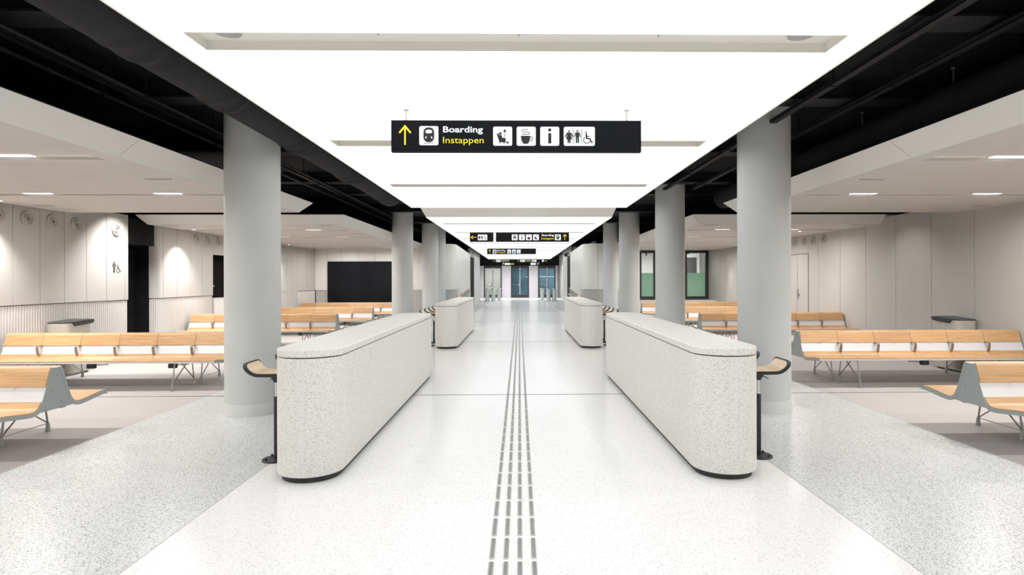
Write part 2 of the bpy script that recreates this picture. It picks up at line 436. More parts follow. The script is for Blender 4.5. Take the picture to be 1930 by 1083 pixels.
# ================================================================== SIDE SOFFITS
def soffit(name,sg,y0,y1,slots,vent_pts):
    xi,xo=3.90,7.95 if y0<11 else 7.95
    z=2.80; b=MB()
    def X(v): return sg*v
    # fascias: inner side slope, near slope, far slope
    hi=2.99; e=.185
    F=M['fascia']
    def quad(p,m): b.add(p,[(0,1,2,3)],m)
    A=(X(xi),y0,z);B=(X(xi),y1,z);C=(X(xo),y1,z);D=(X(xo),y0,z)
    A2=(X(xi-e),y0-e,hi);B2=(X(xi-e),y1+e,hi);C2=(X(xo+e*.8),y1+e,hi);D2=(X(xo+e*.8),y0-e,hi)
    # seams along the side fascia: separate plates with a hairline gap
    def plates(P,Q,P2,Q2,cuts):
        LL=math.dist(P,Q); cs=[0]+list(cuts)+[1]
        for i in range(len(cs)-1):
            g=.002/LL
            def lerp(a,c,t): return tuple(a[k]+(c[k]-a[k])*t for k in range(3))
            t0=cs[i]+(g if i else 0); t1=cs[i+1]-(g if i<len(cs)-2 else 0)
            quad([lerp(P,Q,t0),lerp(P,Q,t1),lerp(P2,Q2,t1),lerp(P2,Q2,t0)],F)
    L=y1-y0
    plates(A,B,A2,B2,[(y-y0)/L for y in vent_pts]); quad([(p[0],p[1],p[2]+.012) for p in (A,B,B2,A2)],M['dark_gap'])
    plates(D,A,D2,A2,[.12,.5,.88]); plates(C,B,C2,B2,[.12,.5,.88])
    quad([(p[0],p[1]+.012,p[2]+.012) for p in (D,A,A2,D2)],M['fascia'])
    if abs(xo)<7.96: pass
    # top sheet
    quad([(p[0],p[1],hi+.004) for p in (A2,B2,C2,D2)],M['black_steel'])
    # backing just inside the ribs
    # ribs (slats across), skipping slots
    pitch=.05
    ycur=y0
    sl=sorted(slots)
    while ycur<y1-.001:
        a,c=ycur,min(ycur+pitch-.005,y1)
        skip=False
        for s_ in sl:
            if a<s_+.15 and c>s_-.15: skip=True
        if not skip: b.box(X(xi+.002),X(xo),a,c,z,z+.015,M['soffit'])
        ycur+=pitch
    ed=[y0]+[v for s_ in sl for v in (s_-.125,s_+.125)]+[y1]
    for i in range(0,len(ed),2): b.box(X(xi),X(xo),ed[i],ed[i+1],z+.018,z+.022,M['seam'])
    for s_ in sl:  # smooth margin bands and recessed channel
        for (u,v) in ((s_-.24,s_-.12),(s_+.12,s_+.24)): b.box(X(xi+.002),X(xo),u,v,z-.0005,z+.0262,M['soffit'])
        b.box(X(xi),X(xo),s_-.13,s_+.13,z+.026,z+.03,M['soffit_smooth'])
        b.box(X(xi+.002),X(xi+.2),s_-.12,s_+.12,z-.0005,z+.018,M['soffit'])
    struct(b,name)
SN=[3.24,5.72,8.19]; SR=[14.03,16.37,18.9,21.3]
soffit('ceiling_left',-1,-4,10.36,[-1.74,.74]+SN,[-.6,2.5,5.71]); soffit('ceiling_right',1,-4,10.36,[-1.74,.74]+SN,[-.6,2.5,5.71])
soffit('ceiling_left_rear',-1,12.58,22.2,SR,[13.9,17.0,20.1]); soffit('ceiling_right_rear',1,12.58,23.7,SR,[13.9,17.0,20.1])
ordn={0:'first',1:'second',2:'third',3:'fourth'}
dl=None
def downlight(x,y,label,group):
    global dl
    if dl is None:
        b=MB(); b.box(-.19,.19,-.055,.055,0,.009,M['white']); r=b.build('recessed_downlight')
        g=MB(); g.box(-.18,.18,-.045,.045,-.006,0,M['lamp']); g.build('light_diffuser',r)
        dl=r
    else:
        r=dl.copy(); COL.objects.link(r)
        for ch in dl.children:
            if ch.type=='MESH':
                c=ch.copy(); COL.objects.link(c); c.parent=r
    r.location=(x,y,2.817)
    tag(r,label,'ceiling light',group)
    arealight('downlight_beam',(0,0,-.012),.34,.04,DOWN_W,parent=r,spread=radians(170))
for sg,side in ((-1,'left'),(1,'right')):
    for j,y in enumerate([-1.74,.74]+SN):
        for x,w in ((4.9,'aisle'),(6.69,'wall')):
            downlight(sg*x,y,'slim downlight in the near %s soffit, %s side, %s'%(side,w,['behind the viewer','above the viewer','slot outside the picture','front slot in view','rearmost slot'][j]),'downlights in the near soffits')
    for j,y in enumerate(SR):
        for x,w in ((4.95,'aisle'),(6.62,'wall')):
            downlight(sg*x,y,'slim downlight in the rear %s soffit, %s side of its %s slot'%(side,w,ordn[j]),'downlights in the rear soffits')
def vent(x,y,label):
    b=MB(); b.box(x-.135,x+.135,y-.02,y+.02,2.792,2.799,M['seam']); b.box(x-.15,x+.15,y-.03,y-.021,2.79,2.7995,M['soffit'])
    tag(b.build('air_vent'),label,'vent','slit vents in the soffits')
for sg,side in ((-1,'left'),(1,'right')):
    vent(sg*4.24,6.925,'short dark slit vent near the inner edge of the near %s soffit'%side)
    vent(sg*7.54,9.36,'short dark slit vent near the wall at the far corner of the near %s soffit'%side)
    vent(sg*4.22,12.73,'short dark slit vent at the front inner corner of the rear %s soffit'%side)
    vent(sg*7.5,12.70,'short dark slit vent at the front wall corner of the rear %s soffit'%side)
    vent(sg*4.22,15.14,'short dark slit vent behind the first light slot of the rear %s soffit'%side)

# ================================================================== WALLS
def arc(cx,cy,r,a0,a1,n=8): return [(cx+r*cos(a0+(a1-a0)*i/n),cy+r*sin(a0+(a1-a0)*i/n)) for i in range(n+1)]
def path_at(P,cum,s):
    for i in range(len(P)-1):
        if s<=cum[i+1]+1e-9:
            t=(s-cum[i])/(cum[i+1]-cum[i]); return (P[i][0]+(P[i+1][0]-P[i][0])*t,P[i][1]+(P[i+1][1]-P[i][1])*t)
    return P[-1]
def sub(P,cum,s0,s1):
    return [path_at(P,cum,s0)]+[P[i] for i in range(len(P)) if s0+1e-4<cum[i]<s1-1e-4]+[path_at(P,cum,s1)]
def normals(Q,side):
    out=[]
    for i in range(len(Q)):
        a=Q[max(i-1,0)];c=Q[min(i+1,len(Q)-1)];dx,dy=c[0]-a[0],c[1]-a[1];l=math.hypot(dx,dy) or 1
        out.append((-dy/l*side,dx/l*side))
    return out
def strip(b,Q,side,d0,d1,z0,z1,m,smooth=True):
    """vertical plate following Q, from offset d0 (front) back to d1; side=+1 means visible side is left of travel"""
    N=normals(Q,side); n=len(Q)
    f=[(q[0]+nn[0]*d0,q[1]+nn[1]*d0) for q,nn in zip(Q,N)]; g=[(q[0]+nn[0]*d1,q[1]+nn[1]*d1) for q,nn in zip(Q,N)]
    vs=[(p[0],p[1],z) for z in (z0,z1) for p in f]+[(p[0],p[1],z) for z in (z0,z1) for p in g]
    A,B,C,D=0,n,2*n,3*n
    b.add(vs,[(A+i,A+i+1,B+i+1,B+i) for i in range(n-1)],m,smooth and n>2)
    o=len(b.v)-len(vs);k=b._m(m)
    for fc in [(C+i,D+i,D+i+1,C+i+1) for i in range(n-1)]+[(B+i,B+i+1,D+i+1,D+i) for i in range(n-1)]+[(A+i,C+i,C+i+1,A+i+1) for i in range(n-1)]+[(A,B,D,C),(A+n-1,C+n-1,D+n-1,B+n-1)]:
        b.f.append(tuple(o+i for i in fc)); b.mi.append(k); b.sm.append(False)
DADO=1.215
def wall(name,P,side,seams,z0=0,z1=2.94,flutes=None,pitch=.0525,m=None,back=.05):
    cum=[0]
    for i in range(len(P)-1): cum.append(cum[-1]+math.hypot(P[i+1][0]-P[i][0],P[i+1][1]-P[i][1]))
    T=cum[-1]; m=m or M['panel']
    b=MB(); strip(b,P,side,-.040 if flutes else -.022,-back,z0,z1,M['seam'])
    ss=[0]+[s_ for s_ in seams if 0<s_<T]+[T]
    fl=flutes or []
    for i in range(len(ss)-1):
        a,c=ss[i]+(.005 if i else 0),ss[i+1]-(.005 if i<len(ss)-2 else 0)
        has=any(f0-1e-3<=ss[i] and ss[i+1]<=f1+1e-3 for f0,f1 in fl)
        strip(b,sub(P,cum,a,c),side,0,-.02,DADO if has else z0,z1,m)
    w=struct(b,name)
    if fl:
        g=MB()
        for f0,f1 in fl:
            nf=max(1,round((f1-f0)/pitch)); pts=[];per=8
            for k in range(nf):
                for j in range(per):
                    t=j/per; d=-.010-.026+ .026*abs(sin(pi*t))**.8
                    pts.append((f0+(f1-f0)*(k+t)/nf,d))
            pts.append((f1,-.036))
            Q=[path_at(P,cum,p[0]) for p in pts]
            # smooth normals from the path itself
            V=[]
            for (s_,d),q in zip(pts,Q):
                a_=path_at(P,cum,max(0,s_-.06));c_=path_at(P,cum,min(T,s_+.06)); dx,dy=c_[0]-a_[0],c_[1]-a_[1];l=math.hypot(dx,dy)
                V.append((q[0]-dy/l*side*(d),q[1]+dx/l*side*(d)))
            n_=len(V); vs=[(v[0],v[1],z) for z in (z0,DADO-.012) for v in V]
            g.add(vs,[(i,i+1,n_+i+1,n_+i) for i in range(n_-1)],M['flute'],False)
        g.build('fluted_wainscot',w)
    return w
# left room: travelling +Y, the room is to the right of travel => side=-1
sl=[.36-.0+ .522*k for k in range(40)]
# align seams so that one falls on y=9.32
YL0=1.0
wall('wall_left',[(-8.0,YL0),(-8.0,12.03)],-1,[s_ for s_ in [(9.32-YL0)%.5215+.5215*k for k in range(24)]],flutes=[(0,12.03-YL0)])
P2=[(-8.20,12.96),(-8.15,12.965)]+arc(-8.15,13.12,.15,-pi/2,0,6)[1:]+[(-8.0,13.7),(-8.0,15.32)]
c2=[0]
for i in range(len(P2)-1): c2.append(c2[-1]+math.hypot(P2[i+1][0]-P2[i][0],P2[i+1][1]-P2[i][1]))
def s_at(y): return c2[-1]-(15.32-y)
wall('wall_left_curve',P2,-1,[s_at(13.2),s_at(13.73),s_at(14.27),s_at(14.8)],flutes=[(0,c2[-1])])
# black toilet entrance
b=MB(); b.box(-8.62,-8.05,12.03,12.955,2.36,2.90,M['black_door']); b.box(-8.62,-8.55,12.03,12.955,0,2.36,M['black_door']); b.box(-8.62,-8.17,12.955,13.0,0,2.94,M['black_door']); b.box(-8.62,-8.05,11.98,12.03,0,2.94,M['black_door'])
struct(b,'wall_left_entrance')
b=MB(); b.box(-8.50,-8.46,12.30,12.95,0,2.30,M['black_door']); d=struct(b,'door_1')
g=MB(); g.box(-8.455,-8.43,12.36,12.385,.95,1.25,M['rubber']); g.build('door_handle',d)
# niche with sink
b=MB(); b.box(-8.45,-8.40,15.32,17.6,0,2.94,M['dark_gap']); b.box(-8.40,-8.0,17.60,17.64,0,2.94,M['panel'])
b.box(-8.03,-8.0,15.33,17.6,2.275,2.94,M['panel']); struct(b,'wall_left_niche')
sk=thing('sink_cabinet','white sink cabinet in the black wall niche behind the left column','cabinet',(-8.0,16.45,0))
b=MB(); b.box(-.38,-.005,-1.08,1.12,.06,1.09,M['white']); b.build('cabinet_body',sk)
b=MB(); b.box(-.39,.005,-1.09,1.13,1.09,1.13,M['white'],.01); b.build('worktop',sk)
for k in range(3):
    b=MB(); b.box(-.004,.002,-1.05+.73*k,-.35+.73*k,.1,1.06,M['white']); dd=b.build('cabinet_door',sk)
    g=MB(); g.cyl((.006,-.42+.73*k),.006,.93,.96,M['steel'],8); g.build('door_knob',dd)
b=MB(); b.box(-.34,-.02,-1.0,1.0,0,.06,M['dark_gap']); b.build('plinth',sk)
b=MB(); b.tube([(-.15,-.98,1.13),(-.15,-.98,1.36)]+[(-.15+.0,-.98+.11*(1-cos(t)),1.36+.11*sin(t)) for t in [pi*i/10*.75 for i in range(1,11)]],.012,M['chrome'],10)
b.cyl((-.15,-.98),.025,1.13,1.15,M['chrome'],16)
tap=b.build('water_tap'); tap.location=(-8.0,16.45,0); tag(tap,'bent chrome water tap standing on the white sink cabinet','tap')
b=MB(); b.cyl((-.15,-.98-.02+.19),.018,1.44,1.47,M['chrome'],12); b.build('tap_spout',tap)
# rest of the left room
P3=[(-8.0,17.64),(-8.0,21.1),(-7.84,22.5)]
wall('wall_left_rear',P3,-1,[.55,1.1,1.65,2.55,3.0,3.46,4.15],flutes=[(3.46,4.15),(4.15,4.875)])
b=MB(); b.box(-7.999,-7.992,19.15,20.2,1.205,1.213,M['seam']); b.box(-7.999,-7.992,19.15,20.2,2.27,2.277,M['seam']); NTRIM+=1; struct(b,'trim_%d'%NTRIM)
# back wall of the left room and rounded corridor corner
P4=[(-7.84,22.5),(-3.05,22.5)]+arc(-3.05,23.05,.55,-pi/2,0,10)[1:]+[(-2.5,23.6),(-2.68,31.8)]
c4=[0]
for i in range(len(P4)-1): c4.append(c4[-1]+math.hypot(P4[i+1][0]-P4[i][0],P4[i+1][1]-P4[i][1]))
sm4=[-7.39,-6.82,-6.21,-5.56,-4.9,-4.27,-3.64]
wall('wall_left_corridor',P4,-1,[x+7.84 for x in sm4]+[4.79+.12,c4[-2]+.1,c4[-2]+2.5,c4[-2]+5],z1=3.0,flutes=[(0,4.79+.12),(4.79+.12,c4[-2]+.1)],m=M['panel_lit_tone'])
# display
vs_=thing('video_wall','large black two-panel display on the far wall of the left room','screen',(-6.05,22.47,1.54))
for k in (0,1):
    b=MB(); b.box(-1.30+1.303*k,1.30*k-.003+.0,-.05,.0,-.78,.78,M['screen'],.004); b.build('screen_panel',vs_)
b=MB(); b.box(-1.28,1.28,.0,.025,-.76,.76,M['rubber']); b.build('mounting_frame',vs_)
# corridor further back, left
def mirror(P): return [(-x,y) for x,y in P]
P5=[(-2.73,35.2),(-2.78,41.0),(-3.6,41.3)]
wall('wall_left_far',P5,-1,[2.2,4.0],z1=3.35,m=M['panel_lit_tone'])
b=MB(); b.box(-2.85,-2.74,31.85,35.15,0,2.9,M['black_door']); d=struct(b,'door_2')
b=MB(); b.box(-2.80,-2.71,31.80,35.2,2.9,3.35,M['panel']); struct(b,'wall_left_lintel')
# right room, travelling +Y, room is left of travel => side=+1
YR0=1.0
seamR=[.942+ .0]
ys=[16.30-1.0555*k for k in range(15)]
wall('wall_right',[(7.9,YR0),(7.9,17.6)],1,sorted([y-YR0 for y in ys if YR0<y<15.9]+[15.75-YR0,17.02-YR0]))
# double door in the right wall (flush, same panels)
dr=MB()
for (a,c) in ((15.77,16.37),(16.39,16.99)): dr.box(7.888,7.899,a,c,.01,2.29,M['panel'])
dd=struct(dr,'door_3')
g=MB(); g.box(7.872,7.888,16.31,16.35,1.05,1.33,M['steel']); g.box(7.84,7.872,16.22,16.34,1.17,1.185,M['steel']); g.build('door_handle',dd)
b=MB(); b.box(7.892,7.8995,15.765,16.995,2.29,2.31,M['seam']); b.box(7.892,7.8995,16.37,16.39,0,2.29,M['seam']); b.box(7.892,7.8995,15.755,15.768,0,2.3,M['seam']); NTRIM+=1; struct(b,'trim_%d'%NTRIM)
P6=[(7.9,17.6),(8.1,20.5),(8.05,22.3),(7.86,23.98)]
wall('wall_right_rear',P6,1,[.5,1.0,1.5,2.0,2.4,2.9,3.4,3.9,4.4,4.9,5.4,5.9],flutes=[(0,3.4)])
b=MB(); b.box(7.99,7.995,20.9,20.91,0,.1,M['seam']); 
P7=[(3.95,22.58),(3.95,22.5),(3.05,22.5)]+arc(3.05,23.05,.55,-pi/2,-pi,10)[1:]+[(2.5,23.6),(2.64,30.2)]
c7=[0]
for i in range(len(P7)-1): c7.append(c7[-1]+math.hypot(P7[i+1][0]-P7[i][0],P7[i+1][1]-P7[i][1]))
wall('wall_right_corridor',P7,1,[.08,.98,c7[-2]+.1,c7[-2]+2.5,c7[-2]+5],z1=3.0,flutes=[(.08,.98),(.98,c7[-2]+.1)],m=M['panel_lit_tone'])
b=MB(); b.box(3.93,4.0,22.56,24.1,0,3.0,M['panel']); struct(b,'wall_right_return')
b=MB(); b.box(2.72,2.84,30.4,33.0,0,2.9,M['black_door']); struct(b,'door_4')
b=MB(); b.box(2.69,2.80,30.25,33.1,2.9,3.35,M['panel']); b.box(2.66,2.80,30.2,30.4,0,2.9,M['seam']); struct(b,'wall_right_lintel')
P8=[(2.72,33.05),(2.74,36.6),(3.6,36.7)]
wall('wall_right_far',P8,1,[1.9,3.6],z1=3.35,m=M['panel_lit_tone'])

# right rear window with green film and the room behind
WY=24.0
b=MB()
b.box(4.0,7.86,WY,WY+.12,0,.80,M['panel']); b.box(4.0,7.86,WY,WY+.12,2.78,3.0,M['panel']); struct(b,'wall_right_window')
win=MB(); F=M['frame_black']; X0,X1=4.0,7.84
win.box(X0,X1,WY-.06,WY+.06,.80,.90,F); win.box(X0,X1,WY-.06,WY+.06,2.69,2.78,F); win.box(X1-.14,X1,WY-.06,WY+.06,.9,2.69,F); win.box(X0,X0+.06,WY-.06,WY+.06,.9,2.69,F)
for x in (6.90,5.58,5.01): win.box(x-.035,x+.035,WY-.06,WY+.05,.9,2.69,F)
w1=struct(win,'window_1')
edges=[(4.06,4.975),(5.045,5.545),(5.615,6.865),(6.935,7.70)]
for a,c in edges:
    g=MB(); g.box(a,c,WY-.005,WY+.005,.9,2.69,M['glass']); p_=g.build('glass_pane',w1)
    g=MB(); g.box(a,c,WY-.012,WY-.006,.9,1.87,M['film']); g.build('green_film',p_)
b=MB(); b.box(4.3,8.2,23.35,WY-.065,.0,.72,M['white']); b.box(4.25,7.95,23.3,WY-.062,.72,.76,M['white'])
tag(b.build('window_ledge'),'low white ledge cabinet under the window with green film','ledge')
# service room behind
b=MB(); b.box(3.2,9.6,28.6,28.7,0,3.2,M['white_room']); b.box(8.9,9.0,WY+.12,28.6,0,3.2,M['white_room']); b.box(3.1,3.2,WY+.12,28.7,0,3.2,M['white_room']); b.box(3.2,9.0,WY+.12,28.6,3.05,3.1,M['white_room'])
struct(b,'wall_service_room')
b=MB(); b.box(6.95,8.4,27.0,27.06,0,3.05,M['white_room']); struct(b,'wall_service_partition')
b=MB(); b.box(7.45,8.25,26.96,26.99,1.0,2.62,M['curtain'],.003); tag(b.build('dark_panel'),'dark grey board seen through the right part of the green-filmed window','panel')
b=MB(); b.box(-.10,.10,-.01,.01,-.04,.04,M['rubber']); o=b.build('wall_clock_box'); o.location=(7.8,26.98,2.82); tag(o,'tiny black box above the dark board behind the window','box')
for i,x in enumerate((5.3,6.0,6.6)):
    r=thing('track_spotlight','small black ceiling spotlight in the service room, %s of three'%['leftmost','middle','rightmost'][i],'spotlight',(x,27.4,2.9),0,'spotlights in the service room')
    b=MB(); b.cyl((0,0),.05,-.16,-.04,M['rubber'],14); b.build('lamp_head',r); b=MB(); b.box(-.03,.03,-.03,.03,-.04,.15,M['rubber']); b.build('mount',r)
arealight('service_room_light',(6.2,26.0,2.98),2.5,1.2,150,(1,1,.98),spread=pi)

# air nozzles on the walls
nz0=None
def nozzle(x,y,z,rz,label,group):
    global nz0
    if nz0 is None:
        R=Matrix.Rotation(pi/2,4,'Y')
        b=MB(); b.lathe([(.120,-.001),(.124,.010),(.118,.022),(.100,.024),(.092,.012),(.086,.006),(.080,.022),(.070,.030)],M['panel'],36,R)
        r=b.build('air_nozzle')
        b=MB(); b.lathe([(.070,.030),(.062,.012),(.054,.004),(.050,.022),(.042,.028),(.034,.026),(.030,.008),(.0,.007)],M['panel'],36,R); b.build('nozzle_cone',r)
        b=MB(); b.lathe([(.031,.006),(.030,.010),(.0,.010)],M['nozzle_dark'],24,R@Matrix.Translation((0,0,0))); b.build('nozzle_opening',r)
        nz0=r
    else: r=dup(nz0,(x,y,z),rz,label)
    r.location=(x,y,z); r.rotation_euler=(0,0,rz); tag(r,label,'air nozzle',group)
for k,(y,lb) in enumerate([(9.07,'round cream air nozzle cut by the left picture edge'),(9.59,'round cream air nozzle, second from the left picture edge'),(10.10,'round cream air nozzle, third from the left picture edge'),(10.63,'round cream air nozzle, fourth from the left picture edge'),(11.67,'round cream air nozzle above the toilet pictograms')]):
    nozzle(-7.999,y,2.615,0,lb,'air nozzles on the near left wall')
for k,(y,lb) in enumerate([(14.56,'round cream air nozzle left of the black sink niche, farther from it'),(15.07,'round cream air nozzle just left of the black sink niche'),(15.60,'round cream air nozzle right above the sink niche')]):
    nozzle(-7.999,y,2.62,0,lb,'air nozzles by the sink niche')
nozzle(-7.999,19.93,2.63,0,'lone round cream air nozzle right of the nearest left column','air nozzles by the sink niche')
for k,y in enumerate((14.96,15.50,15.99,16.54)):
    nozzle(7.899,y,2.64,pi,'round cream air nozzle on the right wall, %s of the row of four'%['rightmost','third from left','second from left','leftmost'][k],'air nozzles on the right wall')

# ================================================================== PICTOGRAM SHAPES (2D polygons in unit coords)
def man2d(cx,h=1.0,y0=0,w=.30,skirt=False):
    c=cx; S_=[]
    S_.append(circ(c,y0+h*.92,h*.075,14))
    if not skirt: S_.append([(c-w*.36*h,y0+h*.82),(c+w*.36*h,y0+h*.82),(c+w*.60*h,y0+h*.48),(c+w*.46*h,y0+h*.46),(c+w*.30*h,y0+h*.68),(c+w*.26*h,y0),(c+w*.04*h,y0),(c+w*.02*h,y0+h*.42),(c-w*.02*h,y0+h*.42),(c-w*.04*h,y0),(c-w*.26*h,y0),(c-w*.30*h,y0+h*.68),(c-w*.46*h,y0+h*.46),(c-w*.60*h,y0+h*.48)])
    else: S_.append([(c-w*.30*h,y0+h*.82),(c+w*.30*h,y0+h*.82),(c+w*.66*h,y0+h*.50),(c+w*.52*h,y0+h*.46),(c+w*.24*h,y0+h*.68),(c+w*.48*h,y0+h*.30),(c+w*.24*h,y0+h*.30),(c+w*.22*h,y0),(c+w*.04*h,y0),(c,y0+h*.28),(c-w*.04*h,y0),(c-w*.22*h,y0),(c-w*.24*h,y0+h*.30),(c-w*.48*h,y0+h*.30),(c-w*.24*h,y0+h*.68),(c-w*.52*h,y0+h*.46),(c-w*.66*h,y0+h*.50)])
    return S_
def bar2d(p,q,w):
    dx,dy=q[0]-p[0],q[1]-p[1];l=math.hypot(dx,dy);nx,ny=-dy/l*w/2,dx/l*w/2
    return [(p[0]+nx,p[1]+ny),(q[0]+nx,q[1]+ny),(q[0]-nx,q[1]-ny),(p[0]-nx,p[1]-ny)]
def ring2d(cx,cy,r,w,a0,a1,n=18):
    return [bar2d((cx+r*cos(a0+(a1-a0)*i/n),cy+r*sin(a0+(a1-a0)*i/n)),(cx+r*cos(a0+(a1-a0)*(i+1.15)/n),cy+r*sin(a0+(a1-a0)*(i+1.15)/n)),w) for i in range(n)]
def wheel2d(cx,h,y0=0):
    u=h; S_=[circ(cx-.10*u,y0+.93*u,.07*u,12)]
    S_.append(bar2d((cx-.10*u,y0+.83*u),(cx-.06*u,y0+.42*u),.13*u)); S_.append(bar2d((cx-.10*u,y0+.62*u),(cx+.18*u,y0+.62*u),.07*u))
    S_.append(bar2d((cx-.10*u,y0+.42*u),(cx+.22*u,y0+.42*u),.11*u)); S_.append(bar2d((cx+.20*u,y0+.45*u),(cx+.36*u,y0+.08*u),.10*u)); S_.append(bar2d((cx+.34*u,y0+.08*u),(cx+.48*u,y0+.13*u),.08*u))
    S_+=ring2d(cx-.04*u,y0+.30*u,.28*u,.06*u,radians(125),radians(350))
    return S_
def g_train():
    body=rrect(.22,.78,.16,.93,.24,6); out=[('k',body)]
    out.append(('w',[(.32,.67),(.34,.76),(.42,.81),(.58,.81),(.66,.76),(.68,.67),(.6,.62),(.4,.62)]))
    out.append(('w',[(.31,.35),(.35,.34),(.40,.44),(.34,.46)])); out.append(('w',[(.69,.35),(.65,.34),(.60,.44),(.66,.46)]))
    out.append(('k',[(.24,.08),(.76,.12),(.78,.15),(.24,.11)])); return out
def g_lounge():
    o=[('k',circ(.38,.64,.07,12)),('k',bar2d((.24,.64),(.34,.30),.10)),('k',[(.32,.56),(.44,.56),(.48,.42),(.66,.40),(.66,.18),(.60,.18),(.60,.12),(.54,.12),(.54,.18),(.38,.18),(.38,.12),(.33,.12),(.33,.18),(.30,.30)])]
    o+=[('k',bar2d((.61,.45),(.61,.74),.025)),('k',[(.52,.72),(.70,.72),(.63,.86),(.59,.86)]),('k',bar2d((.70,.20),(.80,.13),.09))]
    return o
def g_cup():
    o=[('k',[(.22,.52),(.72,.52),(.70,.30),(.62,.14),(.56,.10),(.38,.10),(.32,.14),(.24,.30)])]
    o+=[('k',p) for p in ring2d(.72,.36,.11,.035,-pi/2,pi/2,10)]
    o+=[('k',p) for p in [bar2d((.28,.60),(.62,.60),.03),bar2d((.34,.72),(.62,.72),.03),bar2d((.34,.84),(.56,.84),.03)]]
    o+=[('k',p) for p in ring2d(.62,.66,.06,.03,-pi/2,pi/2,8)]+[('k',p) for p in ring2d(.34,.78,.06,.03,pi/2,1.5*pi,8)]+[('k',p) for p in ring2d(.56,.87,.03,.03,-pi/2,0,4)]
    return o
def g_info(): return [('k',circ(.5,.83,.085,16)),('k',[(.42,.12),(.58,.12),(.58,.66),(.42,.66)])]
def g_food():
    o=[('k',bar2d((.22,.15),(.78,.82),.11)),('k',bar2d((.78,.15),(.22,.82),.11)),('k',bar2d((.20,.5),(.36,.5),.09)),('k',bar2d((.64,.5),(.80,.5),.09)),('k',bar2d((.42,.85),(.58,.85),.12)),('k',circ(.5,.5,.16,10))]
    return o
def g_escal(): return [('k',bar2d((.18,.25),(.38,.25),.08)),('k',bar2d((.36,.25),(.66,.72),.12)),('k',bar2d((.64,.72),(.84,.72),.08))]
def g_shop(): return [('k',circ(.5,.45,.25,14)),('k',bar2d((.5,.68),(.62,.84),.06))]
def g_wc():   # tile 1.64 wide
    o=[('k',p) for p in man2d(.28,.68,.14,.52,True)]+[('k',bar2d((.50,.10),(.50,.88),.025))]+[('k',p) for p in man2d(.72,.68,.14,.46)]+[('k',bar2d((.95,.10),(.95,.88),.025))]+[('k',p) for p in wheel2d(1.24,.62,.12)]
    return o
GL={'train':(g_train,1),'lounge':(g_lounge,1),'cup':(g_cup,1),'info':(g_info,1),'food':(g_food,1),'escal':(g_escal,1),'shop':(g_shop,1),'wc':(g_wc,1.64)}

# wall pictograms by the toilet entrance (on the left wall, facing +X)
def wall_picto(polys,y,z,size,label):
    b=MB()
    for i,p in enumerate(polys): b.prism([(q[0]*size,q[1]*size) for q in p],0,.004+.0002*(i%3),M['picto_grey'],'x')
    o=b.build('wall_pictogram'); o.location=(-7.9995,y,z); tag(o,label,'pictogram')
wall_picto(man2d(0,1,0,.42),11.615,1.765,.225,'small dark standing person pictogram on the lit white wall panel')
wall_picto([[(x*.9,y_) for x,y_ in p] for p in wheel2d(0,1,0)],11.735,1.765,.17,'small dark wheelchair pictogram on the lit white wall panel')

# ================================================================== HANGING SIGNS
def text_mesh(txt,bold):
    cu=bpy.data.curves.new('lettering','FONT'); cu.body=txt; cu.size=1; cu.offset=.022 if bold else 0.0; cu.extrude=0; cu.resolution_u=3
    ob=bpy.data.objects.new('lettering_tmp',cu); COL.objects.link(ob)
    bpy.context.view_layer.update()
    me=bpy.data.meshes.new_from_object(ob.evaluated_get(bpy.context.evaluated_depsgraph_get()))
    bpy.data.objects.remove(ob)
    return me
def lettering(parent,txt,x0,x1,z0,z1,y,m,bold):
    me=text_mesh(txt,bold)
    xs_=[v.co.x for v in me.vertices]; ys_=[v.co.y for v in me.vertices]
    ax,bx,ay,by=min(xs_),max(xs_),min(ys_),max(ys_)
    for v in me.vertices:
        v.co=Vector((x0+(v.co.x-ax)/(bx-ax)*(x1-x0),y,z0+(v.co.y-ay)/(by-ay)*(z1-z0)))
    me.materials.clear(); me.materials.append(m); me.name='lettering'
    o=bpy.data.objects.new('lettering',me); COL.objects.link(o); o.parent=parent
    return o
